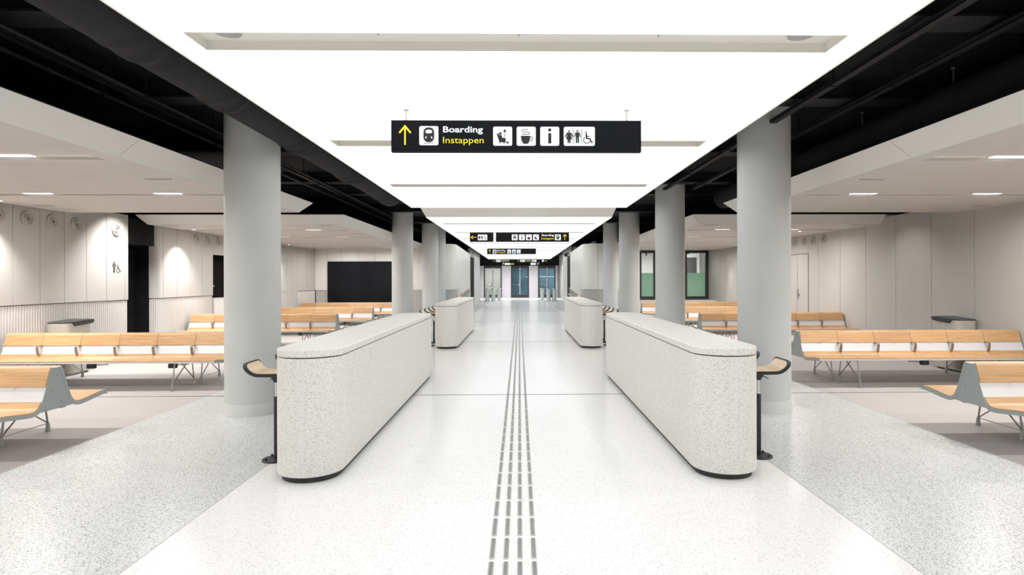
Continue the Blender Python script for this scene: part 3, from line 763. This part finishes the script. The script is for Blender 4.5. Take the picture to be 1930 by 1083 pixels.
def sign(loc,w,h,items,label,rods,rodh,group='hanging black direction signs'):
    """items use units of sign height, origin at the lower left; loc = bottom centre of the panel"""
    t=thing('hanging_sign',label,'sign',loc,0,group)
    b=MB(); b.box(-w/2,w/2,-.03,.03,0,h,M['sign'],.004); b.build('sign_panel',t)
    for x in rods:
        b=MB(); b.cyl((x,0),.011,h,h+rodh-.006,M['beige_metal'],12); b.cyl((x,0),.028,h+rodh-.006,h+rodh,M['beige_metal'],16); b.build('hanger_rod',t)
    fy=-.031
    def L(u): return -w/2+u*h
    for it in items:
        kind=it[0]
        if kind=='tile':
            _,g,u0,v0,s_=it; fn,asp=GL[g]
            b=MB(); b.prism([(L(u0)+p[0]*h,p[1]*h+v0*h) for p in rrect(0,s_*asp,0,s_,.09*s_,4)],fy-.002,fy,M['sign_white'],'y'); tl=b.build('pictogram_tile',t)
            b=MB()
            for i,(c,poly) in enumerate(fn()):
                d=.0028+.0004*(i%4)+(.002 if c=='w' else 0)
                b.prism([(L(u0)+q[0]*s_*h,(v0+q[1]*s_)*h) for q in poly],fy-d,fy-.002,M['glyph'] if c=='k' else M['sign_white'],'y')
            b.build('pictogram',tl)
        elif kind=='text':
            _,txt,u0,u1,v0,v1,col,bold=it
            lettering(t,txt,L(u0),L(u1),v0*h,v1*h,fy-.0015,M['sign_white'] if col=='w' else M['sign_yellow'],bold)
        elif kind=='arrow':
            _,uc,vc,s_,d=it
            polys=[bar2d((0,-.5),(0,.47),.085),bar2d((.025,.52),(-.30,.13),.095),bar2d((-.025,.52),(.30,.13),.095)]
            b=MB(); a={'up':0,'left':pi/2,'right':-pi/2}[d]
            for i,p in enumerate(polys):
                q=[(x*cos(a)-y*sin(a),x*sin(a)+y*cos(a)) for x,y in p]
                b.prism([(L(uc)+x*s_*h,(vc+y*s_)*h) for x,y in q],fy-.002-.0003*i,fy,M['sign_yellow'],'y')
            b.build('arrow',t)
    return t
k1=238.0
def U(px): return (px-36)/k1
def V(px): return (346-px)/k1
items1=[('arrow',U(141),V(223),.60,'up'),('tile','train',U(248),V(297),.605),('text','Boarding',U(427),U(727),V(215),V(154),'w',True),('text','Instappen',U(427),U(733),V(297),V(234),'y',False),
 ('tile','lounge',U(804),V(300),.605),('tile','cup',U(982),V(300),.605),('tile','info',U(1160),V(300),.605),('tile','wc',U(1338),V(300),.605)]
sign((-.023,5.48,2.798),2.344,.295,items1,'largest and nearest black sign with Boarding Instappen and four symbols',(-1.037,1.04),CZ-2.798-.295)
# second row: scale 103 crop px high
def row2(u0,k,base):
    return (lambda px:(px-u0)/k),(lambda px:(base-px)/k)
U2,V2=row2(155,105.,215.)
sign((-1.19,18.4,2.799),.745,.292,[('arrow',U2(200),V2(163),.6,'left'),('tile','wc',U2(246),V2(197),.62)],'small black sign with left arrow and toilet symbols in the second row',(-.25,.24),CZ-3.091)
U2,V2=row2(450,105.,215.)
sign((.417,18.4,2.799),2.316,.292,[('tile','food',U2(631),V2(197),.63),('tile','info',U2(713),V2(197),.63),('tile','cup',U2(793),V2(197),.63),('tile','lounge',U2(873),V2(197),.63),
  ('text','Boarding',U2(972),U2(1110),V2(158),V2(128),'w',True),('text','Instappen',U2(968),U2(1110),V2(197),V2(164),'y',False),('tile','train',U2(1122),V2(197),.63),('arrow',U2(1234),V2(163),.62,'up')],
  'wide black sign with arrow at its right end in the second row',(-1.02,1.02),CZ-3.091)
sc=1.6/2.1
U3,V3=row2(350,64.,353.)
yy=28.6; zt=2.96
wd=2.60*28.6/31
zc=1.6+(2.966-1.6)*28.6/31
sign((-.414*28.6/31,28.6,zc),2.40,.278,[('arrow',U3(380),V3(321),.62,'up'),('tile','train',U3(413),V3(343),.66),('text','Boarding',U3(465),U3(556),V3(321),V3(301),'w',True),('text','Instappen',U3(465),U3(560),V3(343),V3(323),'y',False),
  ('tile','lounge',U3(578),V3(343),.66),('tile','cup',U3(632),V3(343),.66),('tile','info',U3(686),V3(343),.66)],'black Boarding sign with three symbols hanging alone behind the second row',(-1.0,1.0),CZ+.06-zc-.278)
# third row
def rsign(x0,x1,y,z0,z1,items,label): 
    sign(((x0+x1)/2,y,z0),x1-x0,z1-z0,items,label,(-(x1-x0)*.4,(x1-x0)*.4),max(.02,CZ-z1) if y<45 else 3.70-z1)
f_=44.5/45
rsign(-2.05,-.31,44.5,2.92,3.17,[('arrow',.45,.5,.6,'left'),('tile','shop',1.05,.18,.66),('tile','escal',1.75,.18,.66),('text','Boarding via lift',2.6,5.1,.55,.82,'w',True),('text','Instappen via lift',2.6,5.0,.18,.45,'y',False)],'left sign of the distant third row with a left arrow')
rsign(-.21,1.54,44.5,2.92,3.17,[('arrow',.45,.5,.6,'up'),('tile','cup',1.05,.18,.66),('tile','escal',1.8,.18,.66),('text','Boarding',2.65,4.2,.55,.82,'w',True),('text','Instappen',2.65,4.2,.18,.45,'y',False),('tile','lounge',4.6,.18,.66),('tile','info',5.4,.18,.66)],'middle sign of the distant third row with an upward arrow')
rsign(1.65,2.19,44.5,2.92,3.17,[('tile','cup',.3,.18,.66),('arrow',1.55,.5,.6,'right')],'shortest sign of the distant third row with a right arrow')
rsign(-1.48,-.40,50.0,2.88,3.04,[('arrow',.5,.5,.6,'up'),('tile','shop',1.5,.15,.7),('tile','train',2.3,.15,.7),('tile','wc',3.1,.15,.7),('text','Instappen',4.7,6.5,.2,.8,'y',False)],'tiny left sign just above the glass doors')
rsign(.93,1.74,50.0,2.88,3.04,[('tile','wc',.3,.15,.7),('tile','wc',1.7,.15,.7),('arrow',4.0,.5,.7,'right')],'tiny right sign just above the glass doors')

# ================================================================== COLUMNS
def column(x,y,D,label):
    r=thing('column',label,'column',(x,y,0),0,'round concrete columns')
    b=MB(); b.rings([(circ(0,0,D/2,64),.15),(circ(0,0,D/2,64),3.715)],M['column']); b.build('column_shaft',r)
    b=MB(); b.rings([(circ(0,0,D/2+.004,64),0),(circ(0,0,D/2+.004,64),.145),(circ(0,0,D/2-.004,64),.15)],M['col_base']); b.build('column_skirting',r)
    return r
column(-3.255,7.16,.63,'nearest grey column on the left, behind the near left counter')
column(3.03,7.16,.62,'nearest grey column on the right, behind the near right counter')
column(3.20,12.3,.615,'second grey column on the right')
column(3.325,17.54,.62,'third grey column on the right')
column(3.40,22.05-.45,.56,'fourth, farthest grey column on the right')
column(-3.40,16.98,.61,'second visible grey column on the left')
column(-3.17,20.7,.57,'third visible grey column on the left')
column(-3.05,22.0-.05,.55,'farthest grey column on the left, half hidden behind the third')

# ================================================================== COUNTERS
def stadium(x0,x1,y0,y1,d,n=20):
    r=(x1-x0)/2-d; cx=(x0+x1)/2; P=[]
    for i in range(n+1): a=pi+pi*i/n; P.append((cx+r*cos(a),y0+(x1-x0)/2+r*sin(a)))
    for i in range(n+1): a=pi*i/n; P.append((cx+r*cos(a),y1-(x1-x0)/2+r*sin(a)))
    return P
def counter(xc,y0,label):
    w=.54; L=5.24
    r=thing('bar_counter',label,'counter',(xc,y0,0),0,'terrazzo bar counters')
    a,c=-w/2,w/2
    b=MB(); b.rings([(stadium(a,c,0,L,.035),0),(stadium(a,c,0,L,.035),.055)],M['rubber']); b.build('plinth',r)
    b=MB(); b.rings([(stadium(a,c,0,L,.004),.05),(stadium(a,c,0,L,0),.056),(stadium(a,c,0,L,0),.983)],M['terr_counter']); b.build('counter_body',r)
    b=MB(); b.rings([(stadium(a,c,0,L,.035),.98),(stadium(a,c,0,L,.035),.996)],M['dark_gap']); b.build('shadow_gap',r)
    b=MB(); b.rings([(stadium(a,c,0,L,0),.993),(stadium(a,c,0,L,0),1.044),(stadium(a,c,0,L,.005),1.05)],M['terr_counter']); b.build('countertop',r)
counter(-1.718,4.58,'near left long speckled terrazzo bar counter with rounded end')
counter(1.70,4.585,'near right long speckled terrazzo bar counter with rounded end')
counter(-1.718,13.50,'far left speckled terrazzo counter beyond the near left one')
counter(1.70,13.50,'far right speckled terrazzo counter beyond the near right one')

# ================================================================== STOOLS
def smooth_prof(P,n=5):
    out=[]
    for i in range(len(P)-1):
        p0=P[max(i-1,0)];p1=P[i];p2=P[i+1];p3=P[min(i+2,len(P)-1)]
        for k in range(n):
            t=k/n
            out.append(tuple(.5*((2*p1[j])+(-p0[j]+p2[j])*t+(2*p0[j]-5*p1[j]+4*p2[j]-p3[j])*t*t+(-p0[j]+3*p1[j]-3*p2[j]+p3[j])*t**3) for j in (0,1)))
    out.append(P[-1]); return out
def make_stool(label,group):
    r=thing('bar_stool',label,'stool',(0,0,0),0,group)
    prof=smooth_prof([(-.175,.745),(-.155,.768),(-.115,.782),(-.05,.786),(.06,.786),(.12,.79),(.165,.812),(.195,.845),(.212,.885)])
    # seat with rounded plan corners: width varies near both ends
    def saddle(prof,th,inset,lift,m,name):
        s0=prof[0];n=len(prof);cum=[0]
        for i in range(n-1): cum.append(cum[-1]+math.hypot(prof[i+1][0]-prof[i][0],prof[i+1][1]-prof[i][1]))
        T=cum[-1]; W=.155-inset; R=.05
        N=[]
        for i in range(n):
            a=prof[max(i-1,0)];c=prof[min(i+1,n-1)];dx,dz=c[0]-a[0],c[1]-a[1];l=math.hypot(dx,dz);N.append((-dz/l,dx/l))
        idx=[i for i in range(n) if inset-1e-6<=cum[i]<=T-inset+1e-6]
        vs=[];cols=7
        for i in idx:
            e=min(cum[i]-inset,T-inset-cum[i]); e=max(e,0)
            w=W if e>=R else W-R+math.sqrt(max(0,R*R-(R-e)**2))
            for side in (0,1):
                for j in range(cols):
                    y=-w+2*w*j/(cols-1)
                    o_=lift+(0 if side==0 else -th)
                    vs.append((prof[i][0]+N[i][0]*o_,y,prof[i][1]+N[i][1]*o_))
        k=len(idx);rw=cols*2;fs=[]
        for a in range(k-1):
            for j in range(cols-1):
                fs.append((a*rw+j,a*rw+j+1,(a+1)*rw+j+1,(a+1)*rw+j)); fs.append((a*rw+cols+j,(a+1)*rw+cols+j,(a+1)*rw+cols+j+1,a*rw+cols+j+1))
            fs.append((a*rw,(a+1)*rw,(a+1)*rw+cols,a*rw+cols)); fs.append((a*rw+cols-1,a*rw+2*cols-1,(a+1)*rw+2*cols-1,(a+1)*rw+cols-1))
        for a in (0,k-1):
            for j in range(cols-1): fs.append((a*rw+j,a*rw+cols+j,a*rw+cols+j+1,a*rw+j+1))
        b=MB(); b.add(vs,fs,m,False); return b.build(name,r)
    saddle(prof,.026,0,0,M['rubber'],'seat_shell')
    saddle(prof,.004,.014,.004,M['ply'],'seat_pad')
    b=MB(); b.rings([(circ(0,0,.020,20),.690),(circ(0,0,.026,20),.70),(circ(0,0,.055,20),.752),(circ(0,0,.055,20),.764)],M['rubber']); mt=b.build('seat_mount',r)
    b=MB(); b.tube([(0,-.02,.735),(.05,-.03,.72),(.075,-.035,.705)],.004,M['rubber'],8); b.build('height_lever',mt)
    b=MB(); b.cyl((0,0),.012,.54,.70,M['chrome'],20); b.build('gas_lift',r)
    b=MB(); b.rings([(circ(0,0,.021,24),.012),(circ(0,0,.021,24),.56),(circ(0,0,.018,24),.565)],M['rubber']); b.build('post',r)
    b=MB(); b.rings([(circ(0,0,.12,40),0),(circ(0,0,.12,40),.009),(circ(0,0,.115,40),.013)],M['rubber']); bp=b.build('base_plate',r)
    for k in range(4):
        a=pi/4+k*pi/2; b=MB(); b.rings([(circ(.092*cos(a),.092*sin(a),.011,12),.012),(circ(.092*cos(a),.092*sin(a),.009,12),.03)],M['rubber']); b.build('bolt_cap',bp)
    return r
st0=make_stool('','')
def cnt_label(side,near,k):
    return 'maple and black saddle stool, number %s from the front at the %s %s counter'%(['one','two','three','four','five','six','seven'][k],near,side)
frst=True
for near,y0 in (('near',5.235),('far',14.15)):
    for side,x,rz in (('left',-2.175,pi),('right',2.165,0)):
        for k in range(7):
            gl='bar stools along the counters'; lb=cnt_label(side,near,k)
            if frst: st0.location=(x,y0,0); st0.rotation_euler=(0,0,rz); st0['label']=lb; st0['group']=gl; frst=False
            else: dup(st0,(x,y0+.665*k,0),rz,lb,gl)

# ================================================================== BENCHES
def make_bench():
    r=thing('seating_bench','','bench',(0,0,0),0,'back-to-back oak waiting benches')
    half=smooth_prof([(.050,.780),(.068,.765),(.092,.70),(.122,.61),(.152,.53),(.18,.465),(.208,.425),(.245,.402),(.29,.396),(.36,.402),(.46,.415),(.56,.428),(.64,.434),(.68,.428)],4)
    Lh=1.74; pitch=2*Lh/6
    for sg in (1,-1):
        prof=[(sg*p[0],p[1]) for p in half]
        b=MB(); b.sheet(prof,.026,-Lh,Lh,M['alu'],side=-sg); b.build('seat_frame',r)
        for ex in (-Lh-.006,Lh):
            e=MB(); e.sheet([(sg*p[0],p[1]+.003) for p in half],.036,ex,ex+.006,M['alu_end'],side=-sg); e.build('end_trim',r)
        def seg(lo,hi,zlo,zhi):
            return [p for p in prof if lo<=abs(p[0])<=hi and zlo<=p[1]<=zhi]
        bk=[p for p in prof if abs(p[0])<.128]; st=[p for p in prof if abs(p[0])>.168]
        # the pads lie on top of the frame
        for i in range(6):
            x0=-Lh+pitch*i+.003; x1=x0+pitch-.006
            b=MB(); b.sheet(bk,.011,x0,x1,M['oak'],side=sg); bp=b.build('back_pad',r)
            b=MB(); b.box((x0+x1)/2-.014,(x0+x1)/2+.014,sg*.131,sg*.140,.598,.603,M['white']); b.build('seat_tag',bp)
            b=MB(); b.sheet(st,.011,x0,x1,M['oak'],side=sg); b.build('seat_pad',r)
        for i in range(1,6):
            x=-Lh+pitch*i
            lp=smooth_prof([(sg*.128,.606),(sg*.17,.617),(sg*.207,.610),(sg*.222,.590),(sg*.218,.54),(sg*.205,.49),(sg*.192,.462)],4)
            b=MB(); b.sheet(lp,.007,x-.019,x+.019,M['arm'],side=-sg); b.build('armrest',r)
    for ex in (-Lh-.004,Lh):
        b=MB(); b.prism([(-.048,.778),(-.062,.758),(-.118,.61),(-.175,.46),(-.24,.385),(.24,.385),(.175,.46),(.118,.61),(.062,.758),(.048,.778)],ex,ex+.004,M['alu_end'],'x'); ep=b.build('end_panel',r)
        b=MB()
        for (y,z) in ((0,.70),(-.05,.56),(.06,.44)): b.prism(circ(y,z,.006,10),ex-.002,ex+.006,M['arm'],'x')
        b.build('panel_screw',ep)
    b=MB(); b.box(-Lh,Lh,-.048,.048,.765,.772,M['alu_end']); b.build('top_cap',r)
    for sg in (1,-1):
        b=MB(); b.box(-Lh+.1,Lh-.1,sg*.22-.03,sg*.22+.03,.348,.374,M['alu_end'],.006); b.build('support_beam',r)
    for lx in (-1.13,1.13):
        for sg in (1,-1):
            A=sg*.675-.0; A=sg*.66; B_=sg*.10
            b=MB()
            b.tube([(lx,A,.08),(lx,sg*.60,.395)],.009,M['steel'],8); b.tube([(lx,B_,.08),(lx,sg*.155,.40)],.009,M['steel'],8)
            b.tube([(lx-.006,A,.09),(lx-.006,sg*.24,.385)],.0075,M['steel'],8); b.tube([(lx+.006,B_,.09),(lx+.006,sg*.46,.39)],.0075,M['steel'],8)
            b.tube([(lx,A,.085),(lx,B_,.085)],.005,M['steel'],8)
            b.tube([(lx,sg*.155,.38),(lx,sg*.30,.372),(lx,sg*.60,.39)],.011,M['steel'],8)
            lf=b.build('leg_frame',r)
            for y in (A,B_):
                f=MB(); f.rings([(circ(lx,y,.026,16),0),(circ(lx,y,.024,16),.01),(circ(lx,y,.016,16),.09)],M['steel']); f.build('foot',lf)
    for (x,y) in ((1.08,-.54),(-.10,-.54),(-1.08,.54),(.10,.54)):
        b=MB(); b.box(x-.065,x+.045,y-.035,y+.035,.318,.385,M['rubber'],.012); b.tube([(x+.04,y,.36),(x+.14,y,.372),(x+.2,y*.9,.365)],.006,M['rubber'],6); po=b.build('power_outlet',r)
        b=MB(); b.box(x-.072,x-.064,y-.02,y+.02,.33,.372,M['outlet_blue']); b.build('socket_face',po)
    return r
bn=make_bench()
BY=[5.62,9.16,14.18,17.62,21.18]; BYR=[5.60,9.12,14.10,17.30,20.85]
names=['nearest row, cut by the picture edge','second row from the viewer','third row from the viewer','fourth row from the viewer','last row before']
frst=True
for sg,side,ys_,xc in ((-1,'left',BY,-6.155),(1,'right',BYR,6.13)):
    for k,y in enumerate(ys_):
        end=' the large black display' if side=='left' else ' the green-filmed window'
        lb='back-to-back oak bench, %s room, %s%s'%(side,names[k],end if k==4 else '')
        x=xc
        if frst: bn.location=(x,y,0); bn['label']=lb; frst=False
        else: dup(bn,(x,y,0),0 if sg<0 else pi,lb)

# ================================================================== WASTE BINS
def wbin(x,y,sg,label):
    # near end at low y; the chute opens towards the room (local +x for the left one)
    r=thing('waste_bin',label,'bin',(x,y,0),0,'waste bins at the side walls')
    hx,hy=.19,.30
    b=MB(); b.rings([(rrect(-hx+.01,hx-.01,-hy+.01,hy-.01,.10,8),.03),(rrect(-hx,hx,-hy,hy,.11,8),.04),(rrect(-hx,hx,-hy,hy,.11,8),.885)],M['bin']); b.build('bin_body',r)
    b=MB(); b.rings([(rrect(-hx+.03,hx-.03,-hy+.03,hy-.03,.09,8),0),(rrect(-hx+.03,hx-.03,-hy+.03,hy-.03,.09,8),.04)],M['rubber']); b.build('bin_base',r)
    b=MB(); P=rrect(-hx-.003,hx+.003,-hy-.003,hy+.003,.112,8)
    def zt(y_): return .897+.035*(y_+hy)/(2*hy)
    n=len(P); vs=[(p[0],p[1],.884) for p in P]+[(p[0],p[1],zt(p[1])) for p in P]
    b.add(vs,[(i,(i+1)%n,n+(i+1)%n,n+i) for i in range(n)],M['bin_lid'],False)
    b.f.append(tuple(range(n,2*n))); b.mi.append(0); b.sm.append(False); b.f.append(tuple(reversed(range(n)))); b.mi.append(0); b.sm.append(False)
    lid=b.build('bin_lid',r)
    b=MB(); pts=[(-.20,.893),(-.14,.83),(.26,.855),(.303,.875),(.305,.925),(.2,.922),(-.20,.902)]
    b.prism(pts,sg*.06,sg*.205,M['bin_lid'],'x'); b.build('chute_lip',lid)
wbin(-7.77,10.17,1,'stone grey waste bin with black lid standing at the left wall')
wbin(7.68,10.13,-1,'stone grey waste bin with black lid standing at the right wall')

# ================================================================== HANDRAILS
def rail(sg,side):
    r=thing('glass_handrail','glass balustrade with wooden handrail behind the far %s counter'%side,'handrail',(sg*2.2,20.6,0),0,'balustrades at the corridor start')
    b=MB(); b.tube([(0,0,1.02),(0,5.0,1.23)],.024,M['oak'],10); b.build('handrail',r)
    b=MB(); b.tube([(-sg*.05,2.2,.84),(-sg*.05,5.0,.98)],.02,M['oak'],10); b.build('lower_handrail',r)
    b=MB(); b.prism([(0,.05),(4.9,.05),(4.9,1.2),(0,.99)],-.006,.006,M['glass_rail'],'x'); b.build('glass_panel',r)
    for y in (.05,1.6,3.2,4.8):
        b=MB(); b.box(-.02,.02,y-.02,y+.02,0,1.0+.042*y,M['steel']); b.build('rail_post',r)
rail(-1,'left'); rail(1,'right')

# ================================================================== TICKET GATES
def gate(x,y,label):
    r=thing('ticket_gate',label,'gate',(x,y,0),0,'ticket gates before the glass doors')
    b=MB(); b.rings([(rrect(-.13,.13,-.75,.75,.12,6),0),(rrect(-.12,.12,-.75,.75,.11,6),.86)],M['gate']); b.build('gate_housing',r)
    b=MB(); b.rings([(rrect(-.15,.15,-.8,.8,.14,6),.86),(rrect(-.16,.16,-.82,.82,.15,6),.92)],M['gate']); b.build('gate_top',r)
    b=MB(); b.box(-.05,.05,-.78,-.60,.92,.96,M['rubber'],.01); b.build('card_reader',r)
gate(-2.42,43.8,'outer ticket gate left of the aisle'); gate(-1.98,44.2,'middle ticket gate left of the aisle'); gate(-1.62,46.2,'inner ticket gate left of the aisle, set back')
gate(2.62,43.8,'outer ticket gate right of the aisle'); gate(2.20,44.2,'middle ticket gate right of the aisle'); gate(1.80,46.2,'inner ticket gate right of the aisle, set back')

# ================================================================== FAR END
b=MB(); b.box(-9.6,9.6,YE,YE+.15,2.88,TOP,M['black']); b.box(-9.6,-3.25,YE,YE+.15,0,2.88,M['panel']); b.box(3.30,9.6,YE,YE+.15,0,2.88,M['panel']); struct(b,'wall_far')
for i,(a,c) in enumerate(((-1.58,-.77),(.87,1.68),(-3.62,-3.22),(3.27,3.45))):
    b=MB(); b.box(a,c,YE-.12,YE+.15,0,2.88,M['lav'],.02); NTRIM+=1; struct(b,'trim_%d'%NTRIM)
def fdoor(n_,x0,x1,gm,label):
    fr=M['door_frame']; b=MB(); y=YE
    b.box(x0,x1,y,y+.08,2.72,2.88,fr); b.box(x0,x0+.06,y,y+.08,0,2.72,fr); b.box(x1-.06,x1,y,y+.08,0,2.72,fr); d=struct(b,'door_%d'%n_)
    xm=(x0+x1)/2
    for a,c in ((x0+.06,xm-.002),(xm+.002,x1-.06)):
        b=MB(); b.box(a,c,y+.01,y+.05,.02,.26,fr); b.box(a,c,y+.01,y+.05,2.64,2.72,fr); b.box(a,a+.05,y+.01,y+.05,.26,2.64,fr); b.box(c-.05,c,y+.01,y+.05,.26,2.64,fr); lf=b.build('door_leaf',d)
        b=MB(); b.box(a+.05,c-.05,y+.025,y+.035,.26,2.64,gm); b.build('glass_pane',lf)
    b=MB(); b.box(xm-.03,xm+.03,y-.012,y+.01,.26,2.72,M['lav']); b.build('centre_strip',d)
    b=MB(); b.tube([(x0+.12,y-.05,1.16),(xm-.1,y-.05,1.16)],.025,M['chrome'],8); b.box(xm-.15,xm-.02,y-.06,y+.008,1.02,1.30,M['steel'],.01); b.build('push_bar',d)
fdoor(5,-3.22,-1.60,M['glass'],''); fdoor(6,-.75,.85,M['glass_teal'],''); fdoor(7,1.70,3.27,M['glass_teal'],'')
# spaces beyond the doors
b=MB(); b.box(-3.6,-1.0,57.0,57.1,0,3.2,M['white_room']); b.box(-3.7,-3.6,YE+.16,57,0,3.2,M['white_room']); b.box(-1.1,-1.0,YE+.16,57,0,3.2,M['white_room']); b.box(-3.6,-1.1,YE+.16,57,3.1,3.2,M['white_room']); struct(b,'wall_lobby')
b=MB(); b.box(-.95,6,58.0,58.1,0,3.4,M['teal_wall']); b.box(5.9,6,YE+.16,58,0,3.4,M['teal_wall']); b.box(-.95,5.9,YE+.16,58,3.3,3.4,M['black']); b.box(-1.0,-.95,YE+.16,58,0,3.4,M['teal_wall']); struct(b,'wall_platform')
b=MB(); b.box(-3.7,6.0,YE,58.1,-.1,0,M['terr_side']); struct(b,'floor_beyond')
arealight('lobby_light',(-2.35,55,3.05),1.4,1.4,45,(1,1,.98),spread=pi)
arealight('platform_light',(2.5,56,3.2),4,.4,100,(.7,.9,1),spread=pi)
b=MB(); b.box(.6,4.5,57.9,57.98,1.85,1.93,M['sign_white']); tag(b.build('light_strip'),'pale strip light seen through the teal glass doors','light strip')
for i,(x,y) in enumerate(((-1.2,49.6),(1.3,49.6),(-2.6,47.6),(2.6,47.6))):  # unseen lamps, added to brighten the far pillars and doors
    b=MB(); b.cyl((0,0),.09,-.02,0,M['white'],20); r=b.build('added_ceiling_lamp'); r.location=(x,y,TOP); g=MB(); g.cyl((0,0),.07,-.024,-.02,M['lamp'],20); g.build('light_diffuser',r)
    tag(r,'added round lamp in the black ceiling before the glass doors, %s'%['front of left pillar','front of right pillar','outer left','outer right'][i],'ceiling light','added lamps before the doors')
    arealight('downlight_beam',(0,0,-.04),.14,.14,85,(1,1,1),parent=r,spread=radians(150))
# side passages near the far end
b=MB(); b.box(-3.75,-3.6,41.35,YE,0,TOP,M['panel']); struct(b,'wall_left_end'); b=MB(); b.box(3.6,3.75,36.75,YE,0,TOP,M['panel']); struct(b,'wall_right_end')
b=MB(); b.tube([(3.28,40.0,0),(3.28,40.0,3.70)],.07,M['white'],12); tag(b.build('white_pipe'),'upright white pipe near the far right corridor end','pipe')
b=MB(); b.tube([(3.45,38.5,0),(3.45,38.5,2.3),(3.1,38.5,2.9),(3.1,38.5,3.70)],.06,M['white'],12); tag(b.build('white_pipe'),'kinked white pipe right of the upright one near the far corridor end','pipe')
cm=thing('security_camera','black dome camera beside the right corridor wall top','camera',(2.52,31.5,3.0))
b=MB(); b.box(0,.16,-.03,.03,.0,.05,M['rubber'],.01); b.build('camera_arm',cm); b=MB(); b.lathe([(.001,-.16),(.06,-.14),(.10,-.08),(.10,-.02),(.06,.0),(.001,.0)],M['rubber'],20); b.build('camera_dome',cm)
# outer shell
b=MB(); b.box(-9.6,9.6,YB-.1,YB,0,TOP,M['panel']); struct(b,'wall_behind')
for sg,nm in ((-1,'wall_left_outer'),(1,'wall_right_outer')):
    b=MB(); b.box(sg*9.6,sg*9.7,YB,YE+.2,0,TOP,M['black']); struct(b,nm)
b=MB(); b.box(-8.1,-8.0,YB,.99,0,2.94,M['panel']); struct(b,'wall_left_behind'); b=MB(); b.box(7.9,8.0,YB,.99,0,2.94,M['panel']); struct(b,'wall_right_behind')

# ================================================================== WALL WASHING SPOTS
def spot(x,y,z,sg,label,w=1.0,ang=98):
    b=MB(); b.rings([(circ(0,0,.045,20),-.012),(circ(0,0,.05,20),0)],M['white']); r=b.build('recessed_spotlight'); r.location=(x,y,z)
    g=MB(); g.rings([(circ(0,0,.03,20),-.014),(circ(0,0,.03,20),-.012)],M['lamp']); g.build('lens',r)
    tag(r,label,'spotlight','wall washing spotlights')
    ld=bpy.data.lights.new('spot_beam','SPOT'); ld.energy=SPOT_W*w; ld.spot_size=radians(ang); ld.spot_blend=.85; ld.color=(1,.97,.95); ld.shadow_soft_size=.02
    o=bpy.data.objects.new('spot_beam',ld); COL.objects.link(o); o.parent=r; o.location=(0,0,-.03); o.rotation_euler=(0,0,0)
spot(-7.70,8.75,2.80,-1,'wall washing spotlight at the left picture edge')
spot(-7.35,11.58,3.48,-1,'wall washing spotlight by the toilet entrance',2.6)
spot(-7.60,13.72,2.80,-1,'wall washing spotlight over the curved wall left of the sink',1.0)
spot(-7.72,19.6,2.80,-1,'wall washing spotlight near the lone nozzle',.3,60)
spot(7.1,11.55,3.48,1,'wall washing spotlight between both right soffits',.25)
spot(7.0,14.4,2.80,1,'wall washing spotlight in the rear right soffit above the flush door',.15)
spot(7.75,22.0,2.80,1,'wall washing spotlight by the green-filmed window',.4,50)
